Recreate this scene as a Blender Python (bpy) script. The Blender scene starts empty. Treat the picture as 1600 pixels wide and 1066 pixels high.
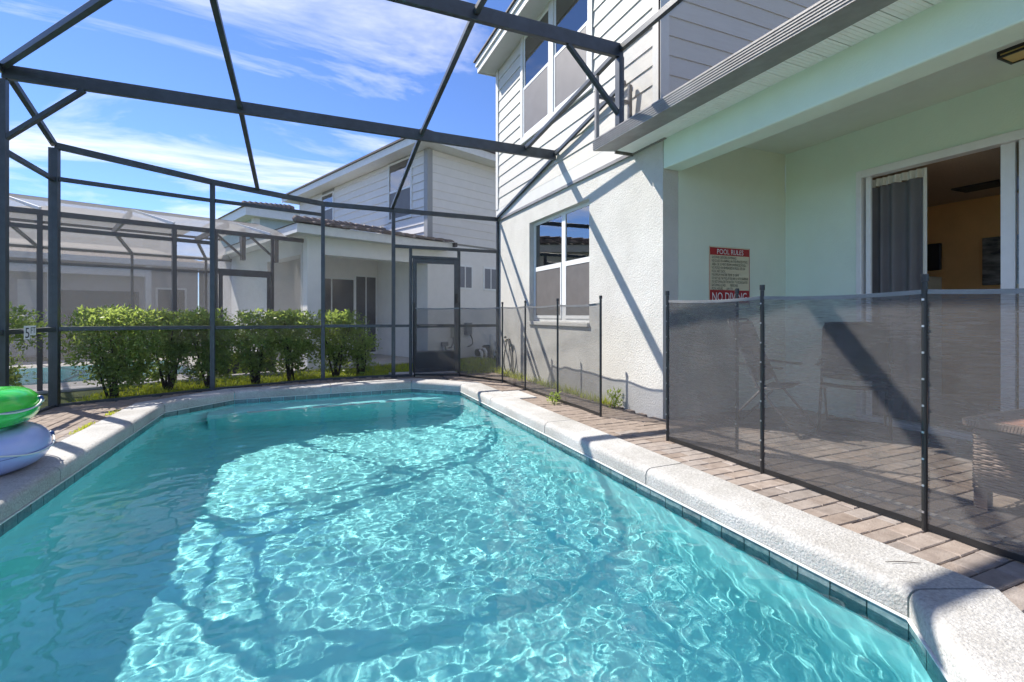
import bpy, bmesh, math, random
from mathutils import Vector, Matrix, noise
from mathutils.geometry import tessellate_polygon

R = math.radians
random.seed(7)
sc = bpy.context.scene
C = sc.collection

# ------------------------------------------------------------------ camera
cam = bpy.data.cameras.new('camera')
cam_ob = bpy.data.objects.new('camera', cam)
C.objects.link(cam_ob)
sc.camera = cam_ob
cam.sensor_width = 36.0
cam.lens = 744.0 / 1600.0 * 36.0
cam.shift_y = -41.0 / 1600.0
cam.clip_start = 0.05
cam.clip_end = 3000
cam_ob.location = (0, 0, 1.07)
cam_ob.rotation_euler = (R(90), 0, -math.atan(317 / 744))

# ------------------------------------------------------------------ sky, sun, exposure
SUN = Vector((0.59, -0.79, -1.0)).normalized()          # direction the light travels
world = bpy.data.worlds.new('World')
sc.world = world
world.use_nodes = True
wn = world.node_tree
bg = wn.nodes['Background']
sky = wn.nodes.new('ShaderNodeTexSky')
sky.sky_type = 'NISHITA'
sky.sun_disc = False
sky.sun_elevation = math.asin(-SUN.z)
sky.sun_rotation = math.atan2(-SUN.x, -SUN.y)
sky.air_density = 0.7
sky.dust_density = 0.0
sky.ozone_density = 3.5
geo = wn.nodes.new('ShaderNodeTexCoord')
sep = wn.nodes.new('ShaderNodeSeparateXYZ')
wn.links.new(geo.outputs['Generated'], sep.inputs[0])
zz = wn.nodes.new('ShaderNodeMath'); zz.operation = 'ADD'; zz.inputs[1].default_value = 0.18
wn.links.new(sep.outputs['Z'], zz.inputs[0])
zm = wn.nodes.new('ShaderNodeMath'); zm.operation = 'MAXIMUM'; zm.inputs[1].default_value = 0.05
wn.links.new(zz.outputs[0], zm.inputs[0])
dx = wn.nodes.new('ShaderNodeMath'); dx.operation = 'DIVIDE'
dy = wn.nodes.new('ShaderNodeMath'); dy.operation = 'DIVIDE'
wn.links.new(sep.outputs['X'], dx.inputs[0]); wn.links.new(zm.outputs[0], dx.inputs[1])
wn.links.new(sep.outputs['Y'], dy.inputs[0]); wn.links.new(zm.outputs[0], dy.inputs[1])
cmb = wn.nodes.new('ShaderNodeCombineXYZ')
wn.links.new(dx.outputs[0], cmb.inputs[0]); wn.links.new(dy.outputs[0], cmb.inputs[1])
mp = wn.nodes.new('ShaderNodeMapping')
mp.inputs['Rotation'].default_value = (0, 0, R(-28))
mp.inputs['Scale'].default_value = (0.75, 1.7, 1.0)
mp.inputs['Location'].default_value = (3.1, 1.4, 0)
wn.links.new(cmb.outputs[0], mp.inputs[0])
cn = wn.nodes.new('ShaderNodeTexNoise')
cn.inputs['Scale'].default_value = 1.15
cn.inputs['Detail'].default_value = 9
cn.inputs['Roughness'].default_value = 0.62
cn.inputs['Distortion'].default_value = 0.55
wn.links.new(mp.outputs[0], cn.inputs['Vector'])
cr = wn.nodes.new('ShaderNodeValToRGB')
cr.color_ramp.elements[0].position = 0.50
cr.color_ramp.elements[0].color = (0, 0, 0, 1)
cr.color_ramp.elements[1].position = 0.73
cr.color_ramp.elements[1].color = (0.85, 0.85, 0.85, 1)
wn.links.new(cn.outputs['Fac'], cr.inputs[0])
smix = wn.nodes.new('ShaderNodeMixRGB')
smix.inputs['Color2'].default_value = (6.3, 6.2, 6.1, 1)
wn.links.new(cr.outputs[0], smix.inputs['Fac'])
hs = wn.nodes.new('ShaderNodeHueSaturation')
hs.inputs['Saturation'].default_value = 1.0
wn.links.new(sky.outputs[0], hs.inputs['Color'])
tint = wn.nodes.new('ShaderNodeMixRGB'); tint.blend_type = 'MULTIPLY'; tint.inputs['Fac'].default_value = 1
tint.inputs['Color2'].default_value = (0.64, 0.74, 0.95, 1)
wn.links.new(hs.outputs[0], tint.inputs['Color1'])
wn.links.new(tint.outputs[0], smix.inputs['Color1'])
wn.links.new(smix.outputs[0], bg.inputs['Color'])
bg.inputs['Strength'].default_value = 0.115

sl = bpy.data.lights.new('sun', 'SUN')
sl.energy = 4.2
sl.angle = R(0.5)
sl.color = (1.0, 0.94, 0.85)
sl.cycles.is_caustics_light = True
sun_ob = bpy.data.objects.new('sun', sl)
C.objects.link(sun_ob)
sun_ob.location = (-6, 8, 10)
sun_ob.rotation_euler = SUN.to_track_quat('-Z', 'Y').to_euler()

sc.view_settings.view_transform = 'Standard'
sc.view_settings.look = 'None'
sc.view_settings.gamma = 1.0
sc.view_settings.use_curve_mapping = False
sc.view_settings.exposure = 1.18
sc.cycles.transparent_max_bounces = 24
sc.cycles.max_bounces = 7
sc.cycles.diffuse_bounces = 4
sc.cycles.glossy_bounces = 3
sc.cycles.use_adaptive_sampling = True
sc.cycles.adaptive_threshold = 0.025
sc.cycles.transmission_bounces = 8
sc.cycles.sample_clamp_indirect = 6.0
sc.cycles.blur_glossy = 0.6

# ------------------------------------------------------------------ helpers
WL = {}                                                  # world location of every object built here


class MB:
    """collects shapes in world space; build() links them as one mesh object"""

    def __init__(s):
        s.v = []
        s.f = []

    def add(s, vs, fs):
        k = len(s.v)
        s.v += [tuple(p) for p in vs]
        s.f += [tuple(i + k for i in f) for f in fs]
        return s

    def box(s, x0, x1, y0, y1, z0, z1):
        return s.add([(x0, y0, z0), (x1, y0, z0), (x1, y1, z0), (x0, y1, z0),
                      (x0, y0, z1), (x1, y0, z1), (x1, y1, z1), (x0, y1, z1)],
                     [(0, 3, 2, 1), (4, 5, 6, 7), (0, 1, 5, 4), (1, 2, 6, 5), (2, 3, 7, 6), (3, 0, 4, 7)])

    def fbox(s, fr, s0, s1, t0, t1, z0, z1):
        """box in a rotated frame fr(s, t, z) -> world"""
        q = [fr(s0, t0, z0), fr(s1, t0, z0), fr(s1, t1, z0), fr(s0, t1, z0),
             fr(s0, t0, z1), fr(s1, t0, z1), fr(s1, t1, z1), fr(s0, t1, z1)]
        return s.add(q, [(0, 3, 2, 1), (4, 5, 6, 7), (0, 1, 5, 4), (1, 2, 6, 5), (2, 3, 7, 6), (3, 0, 4, 7)])

    def bar(s, p, q, w, h, up=(0, 0, 1)):
        """rectangular bar, w across, h along 'up'"""
        p, q, up = Vector(p), Vector(q), Vector(up)
        d = (q - p).normalized()
        sd = d.cross(up)
        if sd.length < 1e-4:
            sd = d.cross(Vector((0, 1, 0)))
        sd.normalize()
        u = sd.cross(d).normalized()
        a, b = sd * w / 2, u * h / 2
        vs = [e + i * a + j * b for e in (p, q) for i, j in ((-1, -1), (1, -1), (1, 1), (-1, 1))]
        return s.add(vs, [(3, 2, 1, 0), (4, 5, 6, 7), (0, 1, 5, 4), (1, 2, 6, 5), (2, 3, 7, 6), (3, 0, 4, 7)])

    def tube(s, pts, r, n=8, cap=True):
        pts = [Vector(p) for p in pts]
        rr = r if isinstance(r, (list, tuple)) else [r] * len(pts)
        rings = []
        prev = None
        for i, p in enumerate(pts):
            a = pts[max(i - 1, 0)]
            b = pts[min(i + 1, len(pts) - 1)]
            d = (b - a).normalized()
            if prev is None:
                u = d.orthogonal().normalized()
            else:
                u = (prev - d * prev.dot(d)).normalized()
            prev = u
            w = d.cross(u)
            rings.append([p + (u * math.cos(t) + w * math.sin(t)) * rr[i]
                          for t in [2 * math.pi * k / n for k in range(n)]])
        vs = [q for ring in rings for q in ring]
        fs = []
        for i in range(len(pts) - 1):
            for k in range(n):
                fs.append((i * n + k, i * n + (k + 1) % n, (i + 1) * n + (k + 1) % n, (i + 1) * n + k))
        if cap:
            fs.append(tuple(range(n - 1, -1, -1)))
            fs.append(tuple((len(pts) - 1) * n + k for k in range(n)))
        return s.add(vs, fs)

    def quad(s, a, b, c, d):
        return s.add([a, b, c, d], [(0, 1, 2, 3)])

    def build(s, name, mat, parent=None, smooth=False, bevel=0.0, kind=None, label=None):
        m = bpy.data.meshes.new(name)
        off = WL.get(parent.as_pointer(), Vector((0, 0, 0))) if parent else Vector((0, 0, 0))
        m.from_pydata([(x - off.x, y - off.y, z - off.z) for x, y, z in s.v], [], s.f)
        m.update()
        if smooth:
            m.polygons.foreach_set('use_smooth', [True] * len(m.polygons))
        m.materials.append(mat)
        o = bpy.data.objects.new(name, m)
        C.objects.link(o)
        if parent:
            o.parent = parent
        WL[o.as_pointer()] = off.copy()
        if bevel:
            b = o.modifiers.new('bevel', 'BEVEL')
            b.width = bevel
            b.segments = 2
            b.limit_method = 'ANGLE'
        if kind:
            o['kind'] = kind
        if label:
            o['label'] = label
        return o


def thing(name, label, cat, loc=(0, 0, 0), group=None):
    o = bpy.data.objects.new(name, None)
    o.empty_display_size = 0.1
    C.objects.link(o)
    o.location = loc
    WL[o.as_pointer()] = Vector(loc)
    tag(o, label, cat, group)
    return o


def tag(o, label, cat, group=None):
    o['label'] = label
    o['category'] = cat
    if group:
        o['group'] = group
    return o


def struct(o):
    o['kind'] = 'structure'
    return o


def piece(name, mesh, parent, loc, rotz=0.0, scale=None):
    """one of many alike pieces sharing mesh data; loc in world space"""
    o = bpy.data.objects.new(name, mesh)
    C.objects.link(o)
    off = WL.get(parent.as_pointer(), Vector((0, 0, 0)))
    o.parent = parent
    o.location = Vector(loc) - off
    o.rotation_euler = (0, 0, rotz)
    if scale:
        o.scale = scale
    return o


# ------------------------------------------------------------------ materials
def mat(name, col, rough=0.6, var=0.0, vscale=6.0, bump=0.0, bscale=40.0, metal=0.0, spec=0.5,
        col2=None, rnd=0.0, detail=4.0, stretch=None, bdist=0.01, dirt=0.0, coat=0.0):
    m = bpy.data.materials.new(name)
    m.use_nodes = True
    nt = m.node_tree
    b = nt.nodes['Principled BSDF']
    b.inputs['Roughness'].default_value = rough
    b.inputs['Metallic'].default_value = metal
    b.inputs['Specular IOR Level'].default_value = spec
    if coat:
        b.inputs['Coat Weight'].default_value = coat
    b.inputs['Base Color'].default_value = (*col, 1)
    tc = nt.nodes.new('ShaderNodeNewGeometry')
    vec = tc.outputs['Position']
    if stretch:
        mpn = nt.nodes.new('ShaderNodeMapping')
        mpn.inputs['Scale'].default_value = stretch
        nt.links.new(vec, mpn.inputs[0])
        vec = mpn.outputs[0]
    out = None
    if var or col2:
        n = nt.nodes.new('ShaderNodeTexNoise')
        n.inputs['Scale'].default_value = vscale
        n.inputs['Detail'].default_value = detail
        n.inputs['Roughness'].default_value = 0.6
        nt.links.new(vec, n.inputs['Vector'])
        r = nt.nodes.new('ShaderNodeValToRGB')
        r.color_ramp.elements[0].position = 0.32
        r.color_ramp.elements[1].position = 0.68
        c2 = col2 if col2 else tuple(min(1, c * (1 + var)) for c in col)
        c1 = col if col2 else tuple(c * (1 - var) for c in col)
        r.color_ramp.elements[0].color = (*c1, 1)
        r.color_ramp.elements[1].color = (*c2, 1)
        nt.links.new(n.outputs['Fac'], r.inputs[0])
        out = r.outputs[0]
    if dirt:
        n2 = nt.nodes.new('ShaderNodeTexNoise')
        n2.inputs['Scale'].default_value = 1.3
        n2.inputs['Detail'].default_value = 8
        n2.inputs['Roughness'].default_value = 0.7
        nt.links.new(tc.outputs['Position'], n2.inputs['Vector'])
        r2 = nt.nodes.new('ShaderNodeValToRGB')
        r2.color_ramp.elements[0].position = 0.35
        r2.color_ramp.elements[1].position = 0.6
        r2.color_ramp.elements[0].color = (1 - dirt, 1 - dirt * 1.05, 1 - dirt * 1.15, 1)
        r2.color_ramp.elements[1].color = (1, 1, 1, 1)
        nt.links.new(n2.outputs['Fac'], r2.inputs[0])
        mx = nt.nodes.new('ShaderNodeMixRGB')
        mx.blend_type = 'MULTIPLY'
        mx.inputs['Fac'].default_value = 1
        mx.inputs['Color1'].default_value = (*col, 1)
        if out:
            nt.links.new(out, mx.inputs['Color1'])
        nt.links.new(r2.outputs[0], mx.inputs['Color2'])
        out = mx.outputs[0]
    if rnd:
        oi = nt.nodes.new('ShaderNodeObjectInfo')
        mr = nt.nodes.new('ShaderNodeMapRange')
        mr.inputs['To Min'].default_value = 1 - rnd
        mr.inputs['To Max'].default_value = 1 + rnd
        nt.links.new(oi.outputs['Random'], mr.inputs['Value'])
        hv = nt.nodes.new('ShaderNodeHueSaturation')
        hv.inputs['Color'].default_value = (*col, 1)
        if out:
            nt.links.new(out, hv.inputs['Color'])
        nt.links.new(mr.outputs[0], hv.inputs['Value'])
        mr2 = nt.nodes.new('ShaderNodeMapRange')
        mr2.inputs['To Min'].default_value = 0.75
        mr2.inputs['To Max'].default_value = 1.25
        sq = nt.nodes.new('ShaderNodeMath'); sq.operation = 'FRACT'
        ml = nt.nodes.new('ShaderNodeMath'); ml.operation = 'MULTIPLY'; ml.inputs[1].default_value = 7.31
        nt.links.new(oi.outputs['Random'], ml.inputs[0])
        nt.links.new(ml.outputs[0], sq.inputs[0])
        nt.links.new(sq.outputs[0], mr2.inputs['Value'])
        nt.links.new(mr2.outputs[0], hv.inputs['Saturation'])
        out = hv.outputs[0]
    if out:
        nt.links.new(out, b.inputs['Base Color'])
    if bump:
        n = nt.nodes.new('ShaderNodeTexNoise')
        n.inputs['Scale'].default_value = bscale
        n.inputs['Detail'].default_value = 5
        nt.links.new(vec, n.inputs['Vector'])
        bp = nt.nodes.new('ShaderNodeBump')
        bp.inputs['Strength'].default_value = bump
        bp.inputs['Distance'].default_value = bdist
        nt.links.new(n.outputs['Fac'], bp.inputs['Height'])
        nt.links.new(bp.outputs[0], b.inputs['Normal'])
    return m


def screen_mat(name, col, alpha, weave=0.0, trans=0.35):
    """woven mesh: part of the light goes straight through the holes, the threads scatter the rest"""
    m = bpy.data.materials.new(name)
    m.use_nodes = True
    nt = m.node_tree
    for n in list(nt.nodes):
        if n.type == 'BSDF_PRINCIPLED':
            nt.nodes.remove(n)
    o = [n for n in nt.nodes if n.type == 'OUTPUT_MATERIAL'][0]
    tr = nt.nodes.new('ShaderNodeBsdfTransparent')
    df = nt.nodes.new('ShaderNodeBsdfDiffuse'); df.inputs[0].default_value = (*col, 1)
    tl = nt.nodes.new('ShaderNodeBsdfTranslucent'); tl.inputs[0].default_value = (*col, 1)
    m1 = nt.nodes.new('ShaderNodeMixShader'); m1.inputs[0].default_value = trans
    nt.links.new(df.outputs[0], m1.inputs[1]); nt.links.new(tl.outputs[0], m1.inputs[2])
    m2 = nt.nodes.new('ShaderNodeMixShader'); m2.inputs[0].default_value = alpha
    nt.links.new(tr.outputs[0], m2.inputs[1]); nt.links.new(m1.outputs[0], m2.inputs[2])
    nt.links.new(m2.outputs[0], o.inputs['Surface'])
    if weave:
        g = nt.nodes.new('ShaderNodeNewGeometry')
        mpn = nt.nodes.new('ShaderNodeMapping'); mpn.inputs['Scale'].default_value = (14, 14, 170)
        nt.links.new(g.outputs['Position'], mpn.inputs[0])
        n = nt.nodes.new('ShaderNodeTexNoise'); n.inputs['Scale'].default_value = 1.0; n.inputs['Detail'].default_value = 4
        nt.links.new(mpn.outputs[0], n.inputs['Vector'])
        n2 = nt.nodes.new('ShaderNodeTexNoise'); n2.inputs['Scale'].default_value = 3.2; n2.inputs['Detail'].default_value = 3
        nt.links.new(g.outputs['Position'], n2.inputs['Vector'])
        ad = nt.nodes.new('ShaderNodeMath'); ad.operation = 'ADD'
        nt.links.new(n.outputs['Fac'], ad.inputs[0]); nt.links.new(n2.outputs['Fac'], ad.inputs[1])
        mr = nt.nodes.new('ShaderNodeMapRange')
        mr.inputs['From Min'].default_value = 0.65; mr.inputs['From Max'].default_value = 1.4
        mr.inputs['To Min'].default_value = alpha - weave; mr.inputs['To Max'].default_value = alpha + weave
        nt.links.new(ad.outputs[0], mr.inputs['Value'])
        nt.links.new(mr.outputs[0], m2.inputs[0])
    return m


def glass_mat(name, tint=(0.9, 0.95, 0.95), ior=1.7):
    """thin window pane: see-through with a mirror reflection"""
    m = bpy.data.materials.new(name)
    m.use_nodes = True
    nt = m.node_tree
    for n in list(nt.nodes):
        if n.type == 'BSDF_PRINCIPLED':
            nt.nodes.remove(n)
    o = [n for n in nt.nodes if n.type == 'OUTPUT_MATERIAL'][0]
    tr = nt.nodes.new('ShaderNodeBsdfTransparent'); tr.inputs[0].default_value = (*tint, 1)
    gl = nt.nodes.new('ShaderNodeBsdfGlossy'); gl.inputs['Roughness'].default_value = 0.01
    fr = nt.nodes.new('ShaderNodeFresnel'); fr.inputs[0].default_value = ior
    mx = nt.nodes.new('ShaderNodeMixShader')
    nt.links.new(fr.outputs[0], mx.inputs[0])
    nt.links.new(tr.outputs[0], mx.inputs[1]); nt.links.new(gl.outputs[0], mx.inputs[2])
    nt.links.new(mx.outputs[0], o.inputs['Surface'])
    return m


M = {}
M['stucco'] = mat('stucco', (0.585, 0.575, 0.54), 0.9, var=0.05, vscale=3, bump=0.9, bscale=58, bdist=0.0075, spec=0.2, dirt=0.08)
M['patio_mint_bounce'] = mat('patio_mint_bounce', (0.72, 0.85, 0.73), 0.85, var=0.03, vscale=2, bump=0.35, bscale=60, bdist=0.006, spec=0.2)  # whitish wall colour with the green light bounced off the pool mixed in
M['patio_side'] = mat('patio_side_mint_bounce', (0.70, 0.77, 0.65), 0.85, var=0.03, vscale=2, bump=0.35, bscale=60, bdist=0.006, spec=0.2)  # side wall carries the same pool bounce light in its colour
M['ceiling'] = mat('patio_ceiling_mint_bounce', (0.70, 0.77, 0.67), 0.9, var=0.02, bump=0.4, bscale=90, bdist=0.004, spec=0.2)  # pool bounce light tints the ceiling colour mint too
M['siding'] = mat('siding_paint', (0.55, 0.535, 0.495), 0.6, var=0.05, vscale=5, bump=0.25, bscale=30, stretch=(0.5, 0.5, 9), spec=0.3, rnd=0.03)
M['trim'] = mat('trim_paint', (0.60, 0.595, 0.565), 0.55, var=0.03, bump=0.1, bscale=30)
M['sheath'] = mat('wall_sheathing', (0.30, 0.30, 0.29), 0.9)
M['vinyl'] = mat('white_vinyl', (0.78, 0.79, 0.78), 0.35, var=0.03, vscale=12)
M['soffit'] = mat('soffit_vinyl', (0.82, 0.86, 0.83), 0.4, var=0.03, vscale=8)
M['bronze'] = mat('bronze_aluminium', (0.045, 0.055, 0.066), 0.38, var=0.22, vscale=9, bump=0.06, bscale=120, spec=0.7, dirt=0.25, metal=0.15)
M['bronze_light'] = mat('weathered_bronze', (0.27, 0.26, 0.255), 0.42, var=0.12, vscale=7, bump=0.08, bscale=90, metal=0.1, dirt=0.25)
M['nbronze'] = mat('neighbour_bronze', (0.105, 0.092, 0.092), 0.5, var=0.1, vscale=6)
M['white_alu'] = mat('white_aluminium', (0.75, 0.74, 0.72), 0.4)
M['coping'] = mat('spray_deck_concrete', (0.475, 0.47, 0.455), 0.85, var=0.22, vscale=70, bump=1.0, bscale=85, bdist=0.006, spec=0.3, dirt=0.30, detail=8)
M['grout'] = mat('white_grout', (0.70, 0.72, 0.70), 0.5)
M['tile'] = mat('glazed_tile', (0.075, 0.15, 0.165), 0.12, col2=(0.17, 0.25, 0.25), vscale=30, rnd=0.25, spec=0.6, bump=0.1, bscale=60, bdist=0.003)
M['plaster'] = mat('pool_plaster', (0.29, 0.76, 0.77), 0.8, var=0.06, vscale=3, spec=0.2)
M['paver'] = mat('paver_concrete', (0.235, 0.195, 0.168), 0.88, col2=(0.345, 0.295, 0.258), vscale=14, detail=8, rnd=0.14, bump=0.6, bscale=130, bdist=0.005, spec=0.25, dirt=0.1)
M['sand'] = mat('joint_sand', (0.21, 0.185, 0.16), 0.95, var=0.2, vscale=40)
M['soil'] = mat('lawn_soil', (0.06, 0.085, 0.025), 0.95, col2=(0.12, 0.14, 0.04), vscale=3.5, bump=0.8, bscale=60, bdist=0.02)
M['grass'] = mat('grass_blade', (0.15, 0.27, 0.03), 0.6, col2=(0.42, 0.42, 0.05), vscale=2.6, detail=5, spec=0.3)
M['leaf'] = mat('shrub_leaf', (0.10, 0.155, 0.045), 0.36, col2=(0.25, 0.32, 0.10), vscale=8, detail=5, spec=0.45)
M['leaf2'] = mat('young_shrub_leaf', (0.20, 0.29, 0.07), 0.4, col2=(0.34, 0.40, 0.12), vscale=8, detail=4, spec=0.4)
M['bark'] = mat('bark', (0.055, 0.04, 0.03), 0.9, var=0.3, vscale=20, bump=0.6, bscale=50)
M['fence_mesh'] = screen_mat('fence_mesh', (0.140, 0.137, 0.139), 0.66, weave=0.20, trans=0.3)
M['far_mesh'] = screen_mat('open_fence_mesh', (0.12, 0.12, 0.12), 0.52, weave=0.06, trans=0.3)
M['hem'] = mat('fence_hem_vinyl', (0.17, 0.17, 0.175), 0.35, var=0.1, vscale=20, spec=0.6)
M['black_pole'] = mat('black_fence_pole', (0.012, 0.013, 0.014), 0.35, spec=0.6)
M['steel'] = mat('steel', (0.55, 0.55, 0.56), 0.3, metal=0.9)
M['screen'] = screen_mat('insect_screen', (0.12, 0.12, 0.125), 0.09, trans=0.4)
M['roof_screen'] = screen_mat('roof_screen', (0.10, 0.10, 0.10), 0.05, trans=0.4)
M['riser_screen'] = screen_mat('riser_screen', (0.26, 0.225, 0.20), 0.30, trans=0.4)
M['nscreen'] = screen_mat('neighbour_screen', (0.25, 0.24, 0.24), 0.34, trans=0.4)
M['nroof_screen'] = screen_mat('neighbour_roof_screen', (0.5, 0.48, 0.47), 0.62, trans=0.45)
M['wscreen'] = mat('window_insect_screen', (0.135, 0.125, 0.122), 0.5, var=0.10, vscale=5)
M['glass'] = glass_mat('window_glass', ior=4.0)
M['door_glass'] = glass_mat('door_glass', ior=1.5)
M['blind'] = mat('window_blind', (0.21, 0.22, 0.25), 0.7, var=0.08, vscale=3)
M['pane_grey'] = mat('shaded_pane', (0.13, 0.125, 0.13), 0.15, var=0.15, vscale=3)
M['dark_room'] = mat('dark_room', (0.05, 0.05, 0.055), 0.9)
M['room_wall'] = mat('room_wall_lamp_tint', (0.80, 0.43, 0.17), 0.8, var=0.06, vscale=4, bump=0.2, bscale=150, bdist=0.003)  # orange puts warm lamplight into the colour of a beige wall
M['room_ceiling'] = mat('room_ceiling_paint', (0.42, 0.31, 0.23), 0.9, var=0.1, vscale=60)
M['room_floor'] = mat('room_floor_tile', (0.35, 0.30, 0.25), 0.4)
M['curtain'] = mat('grey_curtain', (0.15, 0.145, 0.145), 0.85, var=0.08, vscale=3, bump=0.15, bscale=300, bdist=0.002)
M['curtain_top'] = mat('cream_curtain_lining', (0.66, 0.64, 0.56), 0.85)
M['black'] = mat('black_plastic', (0.012, 0.012, 0.013), 0.35)
M['picture'] = mat('picture_print', (0.05, 0.045, 0.045), 0.5, col2=(0.33, 0.30, 0.27), vscale=5, stretch=(1, 1, 3.5))
M['cabinet'] = mat('cream_cabinet', (0.55, 0.5, 0.38), 0.5)
M['amber'] = mat('amber_glass', (0.62, 0.42, 0.13), 0.3)
M['lamp_frame'] = mat('dark_lamp_frame', (0.03, 0.03, 0.03), 0.4, metal=0.4)
M['sign_cream'] = mat('sign_cream', (0.66, 0.60, 0.42), 0.55, var=0.03)
M['sign_red'] = mat('sign_red', (0.38, 0.02, 0.025), 0.5)
M['sign_ink'] = mat('sign_ink', (0.035, 0.035, 0.03), 0.6)
M['white'] = mat('white_paint', (0.80, 0.80, 0.79), 0.5)
M['green_vinyl'] = mat('green_vinyl', (0.03, 0.62, 0.045), 0.2, var=0.05, vscale=4, bump=0.15, bscale=25, bdist=0.006, coat=0.6)
M['lavender_vinyl'] = mat('lavender_vinyl', (0.42, 0.48, 0.82), 0.3, var=0.04, vscale=4, bump=0.12, bscale=22, bdist=0.006, coat=0.4)
M['seam'] = mat('vinyl_seam', (0.16, 0.19, 0.45), 0.4)
M['rope'] = mat('white_rope', (0.72, 0.72, 0.70), 0.7, bump=0.5, bscale=220, bdist=0.003)
M['blue_clip'] = mat('navy_rope_holder', (0.015, 0.06, 0.22), 0.3)
M['wicker'] = mat('wicker_strand', (0.27, 0.20, 0.165), 0.55, col2=(0.42, 0.325, 0.275), vscale=30, detail=5)
M['wicker_dark'] = mat('wicker_core', (0.10, 0.08, 0.07), 0.8)
M['ottoman_top'] = mat('terracotta_top', (0.55, 0.31, 0.24), 0.6, var=0.12, vscale=14)
M['chair_fabric'] = mat('charcoal_sling', (0.06, 0.06, 0.065), 0.7, var=0.1)
M['chair_tube'] = mat('grey_tube', (0.16, 0.16, 0.16), 0.4, metal=0.4)
M['hose'] = mat('dark_hose', (0.03, 0.035, 0.03), 0.5)
M['brass'] = mat('brass', (0.35, 0.25, 0.1), 0.4, metal=0.8)
M['nwall'] = mat('neighbour_stucco', (0.80, 0.785, 0.76), 0.85, var=0.03, bump=0.4, bscale=40, spec=0.2)
M['nsiding'] = mat('neighbour_siding', (0.72, 0.70, 0.68), 0.65, var=0.03, rnd=0.03)
M['ntrim'] = mat('neighbour_trim', (0.33, 0.335, 0.34), 0.6)
M['nfascia'] = mat('neighbour_fascia', (0.72, 0.725, 0.71), 0.5, var=0.05, vscale=9)
M['rooftile'] = mat('concrete_roof_tile', (0.145, 0.12, 0.115), 0.8, col2=(0.23, 0.185, 0.165), vscale=8, rnd=0.15, bump=0.4, bscale=60)
M['roofdark'] = mat('roof_edge', (0.07, 0.06, 0.06), 0.7)
M['bluewall'] = mat('pale_blue_stucco', (0.42, 0.52, 0.55), 0.85, var=0.03)
M['greywall'] = mat('grey_stucco', (0.50, 0.485, 0.48), 0.85, var=0.04)
M['concrete'] = mat('concrete_slab', (0.46, 0.44, 0.42), 0.85, var=0.08, vscale=5, bump=0.3, bscale=60)
M['pvc'] = mat('white_pvc', (0.72, 0.72, 0.70), 0.4)
M['beige_box'] = mat('beige_meter_box', (0.50, 0.48, 0.36), 0.5)
M['grey_box'] = mat('grey_conduit_box', (0.22, 0.22, 0.23), 0.5)
M['parasol'] = mat('green_canvas', (0.012, 0.05, 0.035), 0.8, var=0.2, vscale=12)
M['npool'] = mat('far_pool_water', (0.10, 0.42, 0.48), 0.08, var=0.15, vscale=8)


def leafy(m, col, k=0.48):
    nt = m.node_tree
    b = nt.nodes['Principled BSDF']
    o = [n for n in nt.nodes if n.type == 'OUTPUT_MATERIAL'][0]
    tl = nt.nodes.new('ShaderNodeBsdfTranslucent')
    tl.inputs[0].default_value = (*col, 1)
    mx = nt.nodes.new('ShaderNodeMixShader')
    mx.inputs[0].default_value = k
    nt.links.new(b.outputs[0], mx.inputs[1])
    nt.links.new(tl.outputs[0], mx.inputs[2])
    nt.links.new(mx.outputs[0], o.inputs['Surface'])


leafy(M['leaf'], (0.36, 0.46, 0.09))
leafy(M['leaf2'], (0.46, 0.58, 0.12))
leafy(M['grass'], (0.62, 0.68, 0.07))


def water_mat():
    m = bpy.data.materials.new('pool_water')
    m.use_nodes = True
    b = m.node_tree.nodes['Principled BSDF']
    b.inputs['Base Color'].default_value = (0.92, 0.995, 1.0, 1)
    b.inputs['Roughness'].default_value = 0.0
    b.inputs['IOR'].default_value = 1.333
    b.inputs['Transmission Weight'].default_value = 1.0
    return m


M['water'] = water_mat()

# ------------------------------------------------------------------ pool outline
POOL = [(2.13, 1.09), (2.13, 7.0), (1.5, 7.63), (-0.95, 7.57), (-1.6, 6.90), (-1.6, 1.09), (-0.95, 0.44), (1.48, 0.44)]


def offset_poly(P, d):
    """offset a counter-clockwise polygon outwards by d with mitred corners"""
    n = len(P)
    out = []
    for i in range(n):
        p0, p1, p2 = Vector(P[i - 1]), Vector(P[i]), Vector(P[(i + 1) % n])
        e1, e2 = (p1 - p0).normalized(), (p2 - p1).normalized()
        n1, n2 = Vector((e1.y, -e1.x)), Vector((e2.y, -e2.x))
        k = (n1 + n2) / (1 + n1.dot(n2))
        out.append(tuple(p1 + k * d))
    return out


def inside(P, x, y):
    r = False
    n = len(P)
    for i in range(n):
        x0, y0 = P[i]
        x1, y1 = P[(i + 1) % n]
        if (y0 > y) != (y1 > y) and x < (x1 - x0) * (y - y0) / (y1 - y0) + x0:
            r = not r
    return r


COPE = offset_poly(POOL, 0.325)
# the enclosure's footprint
E_L = (-2.74, 7.22)
E_2 = (-1.27, 7.94)
E_3 = (0.21, 8.46)
E_4 = (1.36, 8.50)
E_R = (3.35, 8.50)
DECK = [(5.16, -2.0), (5.16, 3.9), (3.35, 3.9), E_R, E_3, E_2, E_L, (-2.74, -2.0)]


def sheet(name, outer, hole, z, m, parent=None):
    pts = [Vector((*p, z)) for p in outer]
    loops = [pts]
    if hole:
        loops.append([Vector((*p, z)) for p in hole])
    tri = tessellate_polygon(loops)
    flat = [q for l in loops for q in l]
    mb = MB()
    fs = []
    for t in tri:
        a, b, c = [flat[i] for i in t]
        nz = (b - a).cross(c - a).z
        fs.append(tuple(t) if nz > 0 else tuple(reversed(t)))
    mb.add(flat, fs)
    return mb.build(name, m, parent)


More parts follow.
